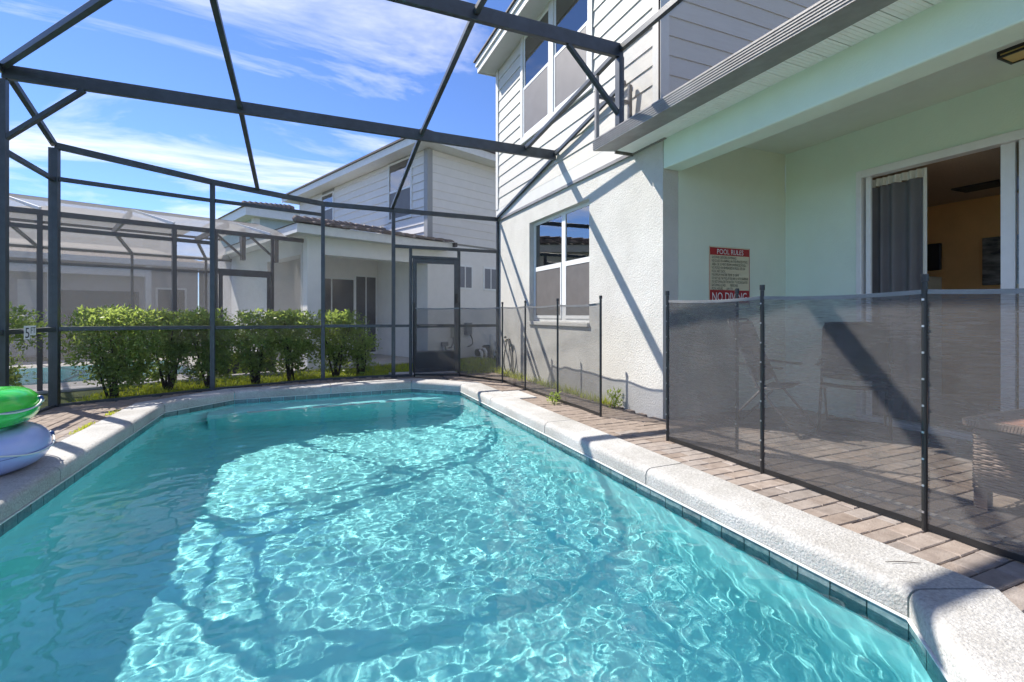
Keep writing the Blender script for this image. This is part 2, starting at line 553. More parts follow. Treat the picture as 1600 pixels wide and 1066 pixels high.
G0 = 400
struct(sheet('ground', [(-G0, -G0), (G0, -G0), (G0, G0), (-G0, G0)], offset_poly(POOL, 0.2), -0.06, M['soil']))
deck = struct(sheet('paver_deck', DECK, offset_poly(POOL, 0.2), -0.032, M['sand']))

# ------------------------------------------------------------------ pool shell, coping, tiles, water
def floor_z(y):
    return -1.28 - 0.22 * min(1, max(0, (y - 0.8) / 6.0))


shell = MB()
rings = []
prof = [(0.012, -0.02), (0.012, -0.60)]
RC = 0.50
for k in range(13):
    a = math.pi / 2 * k / 12
    prof.append((0.012 - RC * (1 - math.cos(a)), ('c', math.sin(a))))
n = len(POOL)
for off, z in prof:
    ring = offset_poly(POOL, off)
    row = []
    for (x, y) in ring:
        if isinstance(z, tuple):
            fz = floor_z(y)
            row.append((x, y, fz + RC - RC * z[1]))
        else:
            row.append((x, y, z))
    rings.append(row)
vs = [p for r_ in rings for p in r_]
fs = []
for i in range(len(rings) - 1):
    for k in range(n):
        fs.append((i * n + k, (i + 1) * n + k, (i + 1) * n + (k + 1) % n, i * n + (k + 1) % n))
fs.append(tuple((len(rings) - 1) * n + k for k in range(n)))
shell.add(vs, fs)
pool = struct(shell.build('swimming_pool', M['plaster'], smooth=True))
pool.data.set_sharp_from_angle(angle=R(30))
pool.cycles.is_caustics_receiver = True

bench = MB().add([(-1.2, 7.2, -1.6), (1.75, 7.26, -1.6), (1.75, 7.8, -1.6), (-1.2, 7.8, -1.6),
                  (-1.2, 7.08, -0.47), (1.95, 7.15, -0.47), (1.95, 7.8, -0.47), (-1.2, 7.8, -0.47)],
                 [(4, 5, 6, 7), (0, 1, 5, 4), (1, 2, 6, 5), (3, 0, 4, 7)]).build('bench', M['plaster'], pool)
bench.cycles.is_caustics_receiver = True
for xa, xb in ((-0.75, -0.02), (0.05, 0.95), (1.03, 1.42)):
    ya_ = 7.075 + 0.0222 * (xa + 1.2)
    yb_ = 7.075 + 0.0222 * (xb + 1.2)
    MB().bar((xa, ya_ + 0.03, -0.468), (xb, yb_ + 0.03, -0.468), 0.09, 0.02).build('edge_strip', M['white'], bench)

# coping: one cast piece per span between joints
cprof = [(0.325, -0.10), (0.325, 0.004), (0.318, 0.011), (0.306, 0.012), (0.050, 0.012), (0.036, 0.0105), (0.020, 0.004), (0.008, -0.007),
         (0.001, -0.022), (-0.001, -0.034), (-0.001, -0.096), (0.003, -0.100)]
joint_at = {0: [1.56, 3.09, 4.62], 1: [], 2: [1.2], 3: [], 4: [1.1, 2.6, 4.2], 5: [], 6: [1.2], 7: []}
for i in range(n):
    p, q = Vector(POOL[i]), Vector(POOL[(i + 1) % n])
    e = (q - p)
    L = e.length
    e.normalize()
    nn = Vector((e.y, -e.x))
    cuts = [0] + [c for c in joint_at[i] if c < L] + [L]
    for k in range(len(cuts) - 1):
        mb = MB()
        vs = []
        g = 0.0055
        for end in (0, 1):
            for off, z in cprof:
                ringo = offset_poly(POOL, off)
                a, b = Vector(ringo[i]), Vector(ringo[(i + 1) % n])
                if end == 0:
                    pt = a + e * g if cuts[k] == 0 else p + e * (cuts[k] + g) + nn * off
                else:
                    pt = b - e * g if cuts[k + 1] == L else p + e * (cuts[k + 1] - g) + nn * off
                vs.append((pt.x, pt.y, z))
        m_ = len(cprof)
        fs = [(j, (j + 1) % m_, m_ + (j + 1) % m_, m_ + j) for j in range(m_)]
        fs += [tuple(range(m_ - 1, -1, -1)), tuple(range(m_, 2 * m_))]
        mb.add(vs, fs)
        o = mb.build('coping_stone', M['coping'], pool)
        for poly in o.data.polygons:
            poly.use_smooth = len(poly.vertices) == 4 and abs(poly.normal.z) < 0.995
        o.data.set_sharp_from_angle(angle=R(40))
# waterline tiles
tm = bpy.data.meshes.new('waterline_tile')
T = 0.15
tb = MB().box(-T / 2 + 0.003, T / 2 - 0.003, -0.010, 0.0, -T / 2 + 0.002, T / 2 - 0.002)
tm.from_pydata(tb.v, [], tb.f)
tm.materials.append(M['tile'])
grout = MB()
for i in range(n):
    p, q = Vector(POOL[i]), Vector(POOL[(i + 1) % n])
    e = q - p
    L = e.length
    cnt = max(1, round(L / T))
    ang = math.atan2(e.y, e.x)
    e.normalize()
    for k in range(cnt):
        c = p + e * (L * (k + 0.5) / cnt)
        piece('waterline_tile', tm, pool, (c.x, c.y, -0.181), ang, (L / cnt / T, 1, 1))
    nrm = Vector((-e.y, e.x))
    a, b = p + nrm * 0.003, q + nrm * 0.003
    grout.bar((a.x, a.y, -0.1045), (b.x, b.y, -0.1045), 0.012, 0.007)
grout.build('grout_line', M['grout'], pool)

# water: a rippled sheet
WZ = -0.147
WP = offset_poly(POOL, 0.008)
NX, NY = 260, 500
x0, x1, y0, y1 = -1.62, 2.15, 0.42, 7.66


def ripple(x, y):
    jet = math.exp(-((x - 1.35) ** 2 + (y - 1.5) ** 2) / 0.7)
    jet2 = math.exp(-((x - 1.6) ** 2 / 0.35 + (y - 2.9) ** 2 / 1.8))
    calm = 0.55 + 0.45 * min(1, max(0, (6.6 - y) / 2.6))
    lft = 0.72 + 0.28 * min(1, max(0, (x + 1.3) / 1.2))
    a = 0.0022 * noise.noise(Vector((x * 1.9 + y * 0.3, y * 2.3 - x * 0.4, 0.3)))
    b = 0.0038 * noise.noise(Vector((x * 4.4 - y * 0.8, y * 5.4 + x * 0.9, 3.1)))
    c = 0.0033 * noise.noise(Vector((x * 10.5, y * 12.5, 7.7)))
    d = 0.0010 * noise.noise(Vector((x * 24, y * 26, 1.7)))
    t = (jet * 1.0 + jet2 * 0.5) * (0.0060 * noise.noise(Vector((x * 6.5, y * 6.5, 9.2))) + 0.0040 * noise.noise(Vector((x * 15, y * 15, 4.2))))
    return (a + b + c + d) * calm * lft + t


vs = []
for j in range(NY + 1):
    y = y0 + (y1 - y0) * j / NY
    for i in range(NX + 1):
        x = x0 + (x1 - x0) * i / NX
        vs.append((x, y, WZ + ripple(x, y)))
fs = []
for j in range(NY):
    y = y0 + (y1 - y0) * (j + 0.5) / NY
    for i in range(NX):
        x = x0 + (x1 - x0) * (i + 0.5) / NX
        if (0.5 < x < 1.4 or -0.9 < x < 1.4) and 0.6 < y < 7.4 or inside(WP, x, y):
            a = j * (NX + 1) + i
            fs.append((a, a + 1, a + NX + 2, a + NX + 1))
water = struct(MB().add(vs, fs).build('pool_water', M['water'], smooth=True))
water.cycles.is_caustics_caster = True

# ------------------------------------------------------------------ pavers
PIN = offset_poly(POOL, 0.06)
HOUSE = [(3.35, 3.9), (9, 3.9), (9, 9.2), (3.35, 9.2)]


def paver_mesh(lx, ly, seed):
    rnd = random.Random(seed)
    g = 0.0025
    bv = 0.005
    z1, z0 = 0.0, -0.05
    a, b = lx / 2 - g, ly / 2 - g
    j = lambda: rnd.uniform(-0.0012, 0.0012)
    lo = [(-a, -b, z0), (a, -b, z0), (a, b, z0), (-a, b, z0)]
    md = [(x + j(), y + j(), z1 - bv) for x, y, _ in lo]
    tp = [(x * (1 - bv / a), y * (1 - bv / b), z1 + j()) for x, y, _ in md]
    v = lo + md + tp
    f = [(8, 9, 10, 11)]
    for l in (0, 4):
        for k in range(4):
            f.append((l + k, l + (k + 1) % 4, l + 4 + (k + 1) % 4, l + 4 + k))
    return v, f


PL_, PW_ = 0.205, 0.103
pm_var = []
for k in range(4):
    m = bpy.data.meshes.new('paver')
    v, f = paver_mesh(PL_, PW_, k)
    m.from_pydata(v, [], f)
    m.materials.append(M['paver'])
    pm_var.append((m, v, f))
spots = []
prnd = random.Random(3)
row = 0
y = -1.0
while y < 8.5:                                            # right strip and patio: courses run across, towards the house
    x = 2.36 + (PL_ / 2 if row % 2 else 0) - PL_
    while x < 5.2:
        cx, cy = x + PL_ / 2, y + PW_ / 2
        if inside(DECK, cx, cy) and cx > 1.35:
            spots.append((cx, cy, 0))
        x += PL_
    y += PW_
    row += 1
row = 0
x = -2.74 + 0.02
while x < 1.30:                                           # left strip and far end: courses run along the pool
    y = 1.0 + (PL_ / 2 if row % 2 else 0)
    while y < 8.6:
        cx, cy = x + PW_ / 2, y + PL_ / 2
        if inside(DECK, cx, cy) and cx < 1.30:
            spots.append((cx, cy, 1))
        y += PL_
    x += PW_
    row += 1
keep = []
for cx, cy, rot in spots:
    hx, hy = (PL_ / 2, PW_ / 2) if rot == 0 else (PW_ / 2, PL_ / 2)
    if any(inside(PIN, cx + sx * hx, cy + sy * hy) for sx in (-1, 0, 1) for sy in (-1, 0, 1)):
        continue
    if all(inside(COPE, cx + sx * hx, cy + sy * hy) for sx in (-1, 1) for sy in (-1, 1)):
        continue
    keep.append((cx, cy, rot))
fwd = Vector((math.sin(math.atan(317 / 744)), math.cos(math.atan(317 / 744))))


def shown(s):
    d = Vector((s[0], s[1]))
    dep = d.dot(fwd)
    side = d.x * fwd.y - d.y * fwd.x
    vis = dep > 0.9 and abs(side) < 1.12 * dep
    return (0 if vis else 1, dep)


keep.sort(key=shown)
rest = MB()
for k, (cx, cy, rot) in enumerate(keep):
    m, v, f = pm_var[prnd.randrange(4)]
    dz = prnd.uniform(-0.004, 0.002)
    az = (math.pi / 2 if rot else 0) + prnd.uniform(-0.012, 0.012)
    if k < 300:
        o = piece('paver', m, deck, (cx, cy, -0.002 + dz), az)
    else:
        ca, sa = math.cos(az), math.sin(az)
        rest.add([(cx + x * ca - y * sa, cy + x * sa + y * ca, z - 0.002 + dz) for x, y, z in v], f)
if rest.v:
    rest.build('paver_field', M['paver'], deck, kind='stuff')

# ------------------------------------------------------------------ siding helper
def wedge(p, q, nrm, z0, z1, tb=0.024, tt=0.010, back=0.0):
    """one lap-siding plank from p to q (xy), standing out along nrm"""
    p, q, nrm = Vector(p), Vector(q), Vector(nrm)
    a0, a1 = p + nrm * tb, q + nrm * tb
    b0, b1 = p + nrm * tt, q + nrm * tt
    c0, c1 = p + nrm * back, q + nrm * back
    return MB().add([(a0.x, a0.y, z0), (a1.x, a1.y, z0), (b1.x, b1.y, z1), (b0.x, b0.y, z1),
                     (c0.x, c0.y, z0), (c1.x, c1.y, z0), (c1.x, c1.y, z1), (c0.x, c0.y, z1)],
                    [(0, 1, 2, 3), (5, 4, 7, 6), (0, 4, 5, 1), (3, 2, 6, 7), (0, 3, 7, 4), (1, 5, 6, 2)])


def planks(parent, m, O, e, nrm, s0, s1, z0, z1, pitch, holes=(), tb=0.024, tt=0.010):
    O, e = Vector(O), Vector(e)
    z = z0
    while z < z1 - 0.02:
        zt = min(z + pitch, z1)
        spans = [(s0, s1)]
        for ha, hb, hz0, hz1 in holes:
            if zt > hz0 and z < hz1:
                new = []
                for a, b in spans:
                    if hb <= a or ha >= b:
                        new.append((a, b))
                    else:
                        if ha - a > 0.02:
                            new.append((a, ha))
                        if b - hb > 0.02:
                            new.append((hb, b))
                spans = new
        for a, b in spans:
            pa, pb = O + e * a, O + e * b
            wedge(pa, pb, nrm, z, zt + 0.004, tb, tt).build('siding_plank', m, parent)
        z = zt


# ------------------------------------------------------------------ the house
WX = 3.35
house = thing('house', 'two-storey house with pale stucco below and lap siding above, beside the pool', 'house', (5.5, 6.2, 0))
wy0, wy1, wz0, wz1 = 5.30, 7.13, 0.96, 2.585              # ground-floor window opening
w = MB()
w.box(WX, WX + 0.2, 3.9, wy0, -0.1, 2.90)
w.box(WX, WX + 0.2, wy1, 8.56, -0.1, 2.90)
w.box(WX, WX + 0.2, wy0, wy1, -0.1, wz0)
w.box(WX, WX + 0.2, wy0, wy1, wz1, 2.90)
w.box(WX + 0.201, 9.0, 8.36, 8.56, -0.1, 2.90)
w.build('stucco_wall', M['stucco'], house)
MB().box(WX - 0.022, WX + 0.16, 3.86, 8.60, 2.902, 3.085).build('band_board', M['trim'], house)
MB().box(WX - 0.030, WX - 0.004, 3.84, 8.62, 2.862, 2.902).build('drip_flashing', M['bronze_light'], house)

upper = MB()
upper.box(WX + 0.002, WX + 0.15, 3.93, 8.55, 3.085, 5.76)
upper.box(WX + 0.151, 9.0, 3.93, 4.05, 2.9, 5.76)
upper.box(WX + 0.151, 9.0, 8.43, 8.55, 2.9, 5.76)
upper = upper.build('upper_wall', M['sheath'], house)
planks(upper, M['siding'], (WX, 0), (0, 1), (-1, 0), 4.02, 8.47, 3.085, 5.75, 0.205, [(5.17, 7.42, 3.97, 5.84)])
planks(upper, M['siding'], (0, 3.93), (1, 0), (0, -1), 3.43, 9.0, 2.95, 5.75, 0.205)
cb = MB().box(WX - 0.034, WX - 0.002, 3.90, 4.02, 3.0855, 5.75)
cb.box(WX - 0.034, WX + 0.08, 3.895, 3.929, 2.9, 5.75)
cb.build('corner_board', M['trim'], house)
MB().box(WX - 0.034, WX - 0.002, 8.47, 8.585, 3.0855, 5.75).build('corner_board', M['trim'], house)

# upper window pair
uw = MB()
ya, yb, yc, yd = 5.28, 6.25, 6.36, 7.32
za, zb = 4.06, 5.74
uw.box(WX - 0.040, WX + 0.0, ya - 0.10, yd + 0.10, za - 0.10, za)
uw.box(WX - 0.040, WX + 0.0, ya - 0.10, yd + 0.10, zb, zb + 0.02)
for p, q in ((ya - 0.10, ya), (yb - 0.02, yc + 0.02), (yd, yd + 0.10)):
    uw.box(WX - 0.0395, WX + 0.0, p, q, za, zb)
uwo = uw.build('upper_window', M['trim'], house, bevel=0.004)
for p, q in ((ya, yb - 0.02), (yc + 0.02, yd)):
    zm_ = 4.87
    for (lo, hi, xo, nm) in ((za, zm_ + 0.02, -0.016, 'lower_sash'), (zm_ - 0.02, zb, -0.003, 'upper_sash')):
        s = MB()
        s.box(WX + xo - 0.012, WX + xo, p, q, lo, lo + 0.045)
        s.box(WX + xo - 0.012, WX + xo, p, q, hi - 0.045, hi)
        s.box(WX + xo - 0.0118, WX + xo, p, p + 0.04, lo + 0.045, hi - 0.045)
        s.box(WX + xo - 0.0118, WX + xo, q - 0.04, q, lo + 0.045, hi - 0.045)
        s.build(nm, M['vinyl'], uwo)
    MB().box(WX - 0.009, WX - 0.007, p, q, zm_, zb).build('pane', M['glass'], uwo)
    MB().box(WX - 0.0235, WX - 0.0225, p + 0.03, q - 0.03, za + 0.04, zm_).build('insect_screen', M['wscreen'], uwo)
    MB().box(WX + 0.0, WX + 0.0015, p, q, za, zb).build('blind', M['blind'], uwo)

# eave and roof
MB().box(3.02, WX, 3.6, 8.72, 5.76, 5.775).box(WX, 9, 3.55, 3.92, 5.76, 5.775).build('eave_soffit', M['trim'], house)
MB().box(2.995, 3.018, 3.55, 8.74, 5.74, 5.90).box(3.019, 9, 8.721, 8.74, 5.74, 5.90).box(3.019, 9, 3.53, 3.549, 5.74, 5.90).build('fascia', M['trim'], house)
MB().box(2.965, 2.994, 3.52, 8.77, 5.86, 5.955).build('roof_trim', M['nfascia'], house)
rf = MB()
rf.add([(2.93, 3.45, 5.958), (2.93, 8.80, 5.958), (9.0, 8.80, 5.958), (9.0, 3.45, 5.958), (5.6, 6.1, 7.4), (9.0, 6.1, 7.4),
        (2.93, 3.45, 5.985), (2.93, 8.80, 5.985), (9.0, 8.80, 5.985), (9.0, 3.45, 5.985)],
       [(0, 1, 2, 3), (0, 6, 7, 1), (1, 7, 8, 2), (3, 9, 6, 0), (7, 6, 4), (6, 9, 5, 4), (7, 4, 5, 8)])
rf.build('roof', M['roofdark'], house)

# ground-floor window: frame set back in the stucco, two double-hung units
gw = MB()
xf = WX + 0.085
gw.box(xf, xf + 0.05, wy0, wy1, wz0 + 0.004, wz0 + 0.055)
gw.box(xf, xf + 0.05, wy0, wy1, wz1 - 0.05, wz1)
ym = 6.13
for p, q in ((wy0 + 0.0, wy0 + 0.05), (ym - 0.055, ym + 0.055), (wy1 - 0.05, wy1)):
    gw.box(xf - 0.002, xf + 0.05, p, q, wz0 + 0.004, wz1)
gwo = gw.build('ground_window', M['vinyl'], house, bevel=0.004)
MB().box(WX - 0.035, xf, wy0 - 0.0, wy1 + 0.0, wz0 - 0.05, wz0 + 0.003).build('window_sill', M['stucco'], gwo, bevel=0.006)
for p, q in ((wy0 + 0.05, ym - 0.055), (ym + 0.055, wy1 - 0.05)):
    s = MB()
    s.box(xf - 0.012, xf + 0.0, p, q, 1.775, 1.845)
    s.box(xf - 0.012, xf + 0.0, p, q, wz0 + 0.055, wz0 + 0.10)
    s.box(xf - 0.011, xf + 0.0, p, p + 0.03, wz0 + 0.10, 1.775)
    s.box(xf - 0.011, xf + 0.0, q - 0.03, q, wz0 + 0.10, 1.775)
    s.build('lower_sash', M['vinyl'], gwo)
    MB().box(xf + 0.012, xf + 0.015, p, q, 1.845, wz1 - 0.05).build('pane', M['glass'], gwo)
    MB().box(xf - 0.006, xf - 0.005, p + 0.03, q - 0.03, wz0 + 0.10, 1.775).build('insect_screen', M['wscreen'], gwo)
    bl = MB()
    yy = p
    while yy < q - 0.01:
        bl.box(xf + 0.06, xf + 0.063, yy, min(yy + 0.085, q), wz0 + 0.05, wz1 - 0.05)
        yy += 0.09
    bl.build('blind', M['dark_room'], gwo)

# patio: header beam, side wall, back wall, ceiling
MB().box(WX + 0.001, WX + 0.225, -2.0, 3.897, 2.57, 2.98).build('header_beam', M['patio_mint_bounce'], house, bevel=0.012)
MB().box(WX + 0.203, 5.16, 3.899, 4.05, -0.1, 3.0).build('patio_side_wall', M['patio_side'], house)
sy0, sy1, sz0, sz1 = -0.35, 3.08, 0.03, 2.50              # sliding-door opening
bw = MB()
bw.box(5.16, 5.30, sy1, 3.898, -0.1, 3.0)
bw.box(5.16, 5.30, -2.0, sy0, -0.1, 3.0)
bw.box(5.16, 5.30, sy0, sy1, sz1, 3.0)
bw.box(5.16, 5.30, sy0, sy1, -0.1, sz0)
bw.build('patio_back_wall', M['patio_mint_bounce'], house)
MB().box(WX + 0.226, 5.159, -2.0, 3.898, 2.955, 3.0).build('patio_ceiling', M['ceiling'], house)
# patio soffit: vented vinyl panels between gutter and header, each with a drip hole at its inner end
MB().box(3.10, WX, -2.0, 4.38, 2.884, 2.894).build('soffit_backing', M['dark_room'], house)
yy = 4.36
k = 0
spm = bpy.data.meshes.new('soffit_panel')
sb_ = MB().box(-0.125, 0.125, -0.074, 0.074, -0.005, 0.004)
for j in (-0.045, -0.015, 0.015, 0.045):
    sb_.box(-0.12, 0.12, j - 0.004, j + 0.004, -0.0075, -0.004)
spm.from_pydata(sb_.v, [], sb_.f)
spm.materials.append(M['soffit'])
while yy > -1.9:
    piece('soffit_panel', spm, house, (3.225, yy - 0.077, 2.878))
    k += 1
    yy -= 0.154
# patio roof
MB().add([(3.05, -2.0, 2.985), (3.05, 4.36, 2.985), (6.5, 4.36, 3.55), (6.5, -2.0, 3.55),
          (3.05, -2.0, 3.03), (3.05, 4.36, 3.03), (6.5, 4.36, 3.6), (6.5, -2.0, 3.6)],
         [(0, 1, 2, 3), (7, 6, 5, 4), (0, 4, 5, 1), (1, 5, 6, 2), (2, 6, 7, 3), (3, 7, 4, 0)]).build('patio_roof', M['roofdark'], house)

# super gutter
gt = MB()
gt.add([(2.82, -2.0, 2.835), (3.098, -2.0, 2.868), (3.098, 4.385, 2.868), (2.82, 4.385, 2.835),
        (2.82, -2.0, 2.955), (3.098, -2.0, 2.955), (3.098, 4.385, 2.955), (2.82, 4.385, 2.955)],
       [(0, 3, 2, 1), (4, 5, 6, 7), (0, 1, 5, 4), (1, 2, 6, 5), (2, 3, 7, 6), (3, 0, 4, 7)])
gut = gt.build('gutter', M['bronze_light'], house)
for j in range(5):
    z = 2.852 + j * 0.021
    MB().box(2.814, 2.8195, -2.0, 4.386, z, z + 0.009).build('gutter_rib', M['bronze_light'], gut)
MB().box(3.105, WX - 0.001, 4.386, 4.40, 2.85, 2.97).build('gutter_end_plate', M['bronze_light'], gut)
MB().box(WX, WX + 0.005, -2.0, 3.9, 2.985, 3.02).build('roof_flashing', M['bronze_light'], house)

# sliding glass door
sd = MB()
sd.box(5.14, 5.25, sy1 - 0.03, sy1 + 0.02, 0.0, sz1 + 0.03)
sd.box(5.14, 5.25, sy0, sy1 - 0.03, sz1 - 0.045, sz1 + 0.03)
sd.box(5.14, 5.25, sy0, sy1 - 0.03, 0.0, sz0 + 0.03)
sdo = sd.build('sliding_door', M['vinyl'], house, bevel=0.005)
for p, q, xo, nm in ((2.975, 3.02, 0.0, 'door_stile'), (1.925, 2.015, 0.03, 'door_stile'), (1.79, 1.895, 0.0, 'door_stile'), (0.55, 0.64, 0.0, 'door_stile')):
    MB().box(5.165 + xo, 5.195 + xo, p, q, sz0 + 0.03, sz1 - 0.045).build(nm, M['vinyl'], sdo, bevel=0.004)
MB().box(5.178, 5.184, 0.64, 1.79, sz0 + 0.03, sz1 - 0.045).build('door_glass', M['door_glass'], sdo)
MB().box(5.210, 5.216, 0.75, 1.925, sz0 + 0.03, sz1 - 0.045).build('door_glass', M['door_glass'], sdo)

# the room behind it
rm = MB()
rm.box(7.40, 7.5, -2, 4.6, 0, 2.47)
rm.box(5.31, 7.399, 4.5, 4.6, 0, 2.47)
rm.box(5.31, 5.5, -2.1, -2.0, 0, 2.47)               # added opening, out of view, that lets sky light into the room
rm.box(5.5, 7.3, -2.1, -2.0, 0, 0.2)
rm.box(7.3, 7.399, -2.1, -2.0, 0, 2.47)
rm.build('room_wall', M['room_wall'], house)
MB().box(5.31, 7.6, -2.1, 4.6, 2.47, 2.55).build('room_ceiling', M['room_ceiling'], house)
MB().box(5.31, 8.8, -2.1, 4.6, -0.05, 0.0).build('room_floor', M['room_floor'], house)
vt = MB().box(6.55, 6.85, 2.55, 2.95, 2.452, 2.468)
vt.build('ceiling_vent', M['dark_room'], house)
tag(MB().box(7.35, 7.395, 3.42, 4.1, 1.64, 1.98).build('television', M['black'], bevel=0.01), 'black television on the lamp-tinted wall inside the open sliding door', 'television')
tag(MB().box(7.0, 7.39, 3.42, 4.3, 0.0, 1.55).build('cabinet', M['cabinet'], bevel=0.01), 'cream cabinet standing under the television indoors', 'cabinet')
tag(MB().box(7.365, 7.395, 2.25, 3.02, 1.42, 1.98).build('wall_picture', M['picture'], bevel=0.006), 'dark landscape picture hanging on the lamp-tinted indoor wall', 'picture')

# curtain
cu = thing('curtain', 'grey pleated curtain drawn to the left side of the sliding door', 'curtain', (5.265, 2.75, 0.05))


def pleats(ya, yb, z0, z1, amp, nw, x, name, m, par, flare=0.0):
    mb = MB()
    N_, K = 90, 8
    vs = []
    for j in range(K + 1):
        z = z0 + (z1 - z0) * j / K
        for i in range(N_ + 1):
            t = i / N_
            a = amp * (0.55 + 0.45 * (1 - j / K))
            xx = x + a * math.sin(t * nw * 2 * math.pi + 0.6 * math.sin(t * 9)) + 0.3 * a * math.sin(t * nw * 4.3 + j * 0.3)
            vs.append((xx, ya + (yb - ya) * (t + flare * (1 - j / K) * (t - 0.5)), z))
    fs = [(j * (N_ + 1) + i, j * (N_ + 1) + i + 1, (j + 1) * (N_ + 1) + i + 1, (j + 1) * (N_ + 1) + i) for j in range(K) for i in range(N_)]
    return mb.add(vs, fs).build(name, m, par, smooth=True)


pleats(2.59, 3.05, 0.06, 2.36, 0.040, 3.6, 5.28, 'curtain_panel', M['curtain'], cu)
pleats(2.585, 3.05, 2.361, 2.44, 0.022, 8, 5.27, 'curtain_heading', M['curtain_top'], cu)
pleats(2.555, 2.588, 0.06, 2.44, 0.008, 1.0, 5.275, 'curtain_lining', M['curtain_top'], cu)

# ------------------------------------------------------------------ pool enclosure
cage = thing('pool_enclosure', 'dark bronze aluminium screen enclosure standing over the pool', 'screen enclosure', (0.2, 8.4, 0))
B = M['bronze']


def member(name, p, q, w_, h_, up=(0, 0, 1), m=None, bev=0.004):
    return MB().bar(p, q, w_, h_, up).build(name, m or B, cage, bevel=bev)


ZE = {E_L: 3.05, E_2: 2.965, E_3: 2.90, E_4: 2.905, E_R: 2.895}
posts = [(E_L, 3.05, 0.085), (E_2, 2.94, 0.06), (E_3, 2.89, 0.06), (E_4, 2.885, 0.06)]
ZE = {E_L: 3.05, E_2: 2.965, E_3: 2.90, E_4: 2.905, E_R: 2.895}
for p, z, w_ in posts:
    member('post', (*p, -0.03), (*p, ZE[p] - 0.034), w_, w_, (0, 1, 0))
    bp_ = MB().box(p[0] - 0.06, p[0] + 0.06, p[1] - 0.05, p[1] + 0.05, -0.028, 0.012).build('post_foot', B, cage)
member('post', (E_R[0] - 0.03, E_R[1] - 0.0, -0.03), (E_R[0] - 0.03, E_R[1], 2.85), 0.045, 0.05, (0, 1, 0))
seq = [E_L, E_2, E_3, E_4, E_R]


def along(p, q, d0, d1, zp, zq):
    p, q = Vector(p), Vector(q)
    e = (q - p).normalized()
    a, b = p + e * d0, q - e * d1
    return (a.x, a.y, zp), (b.x, b.y, zq)


for a, b in zip(seq[:-1], seq[1:]):
    p_, q_ = along(a, b, 0.0, 0.0, ZE[a], ZE[b])
    member('eave_rail', p_, q_, 0.055, 0.075)
    d1 = 0.06 if b == E_R else 0.03
    if b != E_R:
        za_, zb_ = (0.905, 0.89) if a == E_L else (0.885, 0.875)
        p_, q_ = along(a, b, 0.03, d1, za_, zb_)
        member('mid_rail', p_, q_, 0.045, 0.05)
    p_, q_ = along(a, b, 0.03, d1, 0.0, 0.0)
    if b != E_R:
        member('bottom_rail', p_, q_, 0.045, 0.045)
    if a in (E_L, E_2):
        zz_ = {E_L: (2.665, 2.70), E_2: (2.705, 2.72)}[a]
        p_, q_ = along(a, b, 0.03, 0.03, *zz_)
        member('upper_rail', p_, q_, 0.045, 0.05)
# back wall right of the last post: header, door, small panel
member('door_header', (1.39, 8.5, 2.275), (3.30, 8.5, 2.275), 0.045, 0.055)
DL, DR = 1.66, 2.55
member('door_jamb', (DL, 8.5, -0.02), (DL, 8.5, 2.248), 0.05, 0.05, (0, 1, 0))
member('door_jamb', (DR, 8.5, -0.02), (DR, 8.5, 2.248), 0.05, 0.05, (0, 1, 0))
member('mid_rail', (1.39, 8.5, 0.875), (DL - 0.025, 8.5, 0.875), 0.04, 0.045)
member('mid_rail', (DR + 0.025, 8.5, 0.865), (3.29, 8.5, 0.865), 0.04, 0.05)
member('bottom_rail', (1.39, 8.5, 0.0), (DL - 0.025, 8.5, 0.0), 0.04, 0.04)
member('bottom_rail', (DR + 0.025, 8.5, 0.0), (3.29, 8.5, 0.0), 0.04, 0.04)
member('door_transom', (DL + 0.025, 8.5, 2.10), (DR - 0.025, 8.5, 2.10), 0.05, 0.05)
# screen door
dr = MB()
dr.box(DL + 0.03, DL + 0.10, 8.44, 8.475, 0.04, 2.07)
dr.box(DR - 0.10, DR - 0.03, 8.44, 8.475, 0.04, 2.07)
dr.box(DL + 0.10, DR - 0.10, 8.44, 8.475, 1.99, 2.07)
dr.box(DL + 0.10, DR - 0.10, 8.44, 8.475, 0.04, 0.10)
dr.box(DL + 0.10, DR - 0.10, 8.44, 8.475, 0.84, 0.90)
door = dr.build('screen_door', B, cage, bevel=0.004)
MB().box(DL + 0.10, DR - 0.10, 8.45, 8.465, 0.10, 0.40).build('kick_plate', B, door)
MB().box(DL + 0.10, DR - 0.10, 8.4395, 8.475, 0.40, 0.425).build('kick_rail', M['bronze_light'], door)
MB().box(DL + 0.10, DR - 0.10, 8.457, 8.458, 0.425, 1.99).build('door_mesh', M['screen'], door)
MB().box(DR - 0.085, DR - 0.05, 8.40, 8.44, 1.28, 1.46).build('door_handle', M['black'], door, bevel=0.004)
MB().box(DL + 0.14, DL + 0.46, 8.41, 8.438, 0.862, 0.888).build('door_closer', M['bronze_light'], door, bevel=0.005)
MB().box(DL - 0.3, DR, 8.53, 9.05, -0.05, -0.005).build('door_step', M['concrete'], cage)

# roof: beams and purlins
Y1, Y2 = 6.15, 3.95
member('roof_beam', (-2.72, Y1, 3.415), (WX - 0.04, Y1, 3.395), 0.05, 0.135)
member('roof_beam', (-2.72, Y2, 3.70), (2.88, Y2, 3.70), 0.05, 0.135)
member('roof_beam', (-2.72, 0.6, 3.70), (2.88, 0.6, 3.70), 0.05, 0.135)
for X, Ye, ze in ((1.335, 8.5, 2.93), (-0.715, 8.14, 2.96)):
    member('purlin', (X, Ye, ze), (X, Y1 + 0.03, 3.40), 0.05, 0.05)
    member('purlin', (X, Y1 - 0.03, 3.405), (X, Y2 + 0.03, 3.70), 0.05, 0.05)
    member('purlin', (X, Y2 - 0.03, 3.70), (X, 0.63, 3.70), 0.05, 0.05)
member('hip_rafter', (E_L[0], E_L[1], 3.06), (-2.72, Y1 + 0.03, 3.46), 0.05, 0.06)
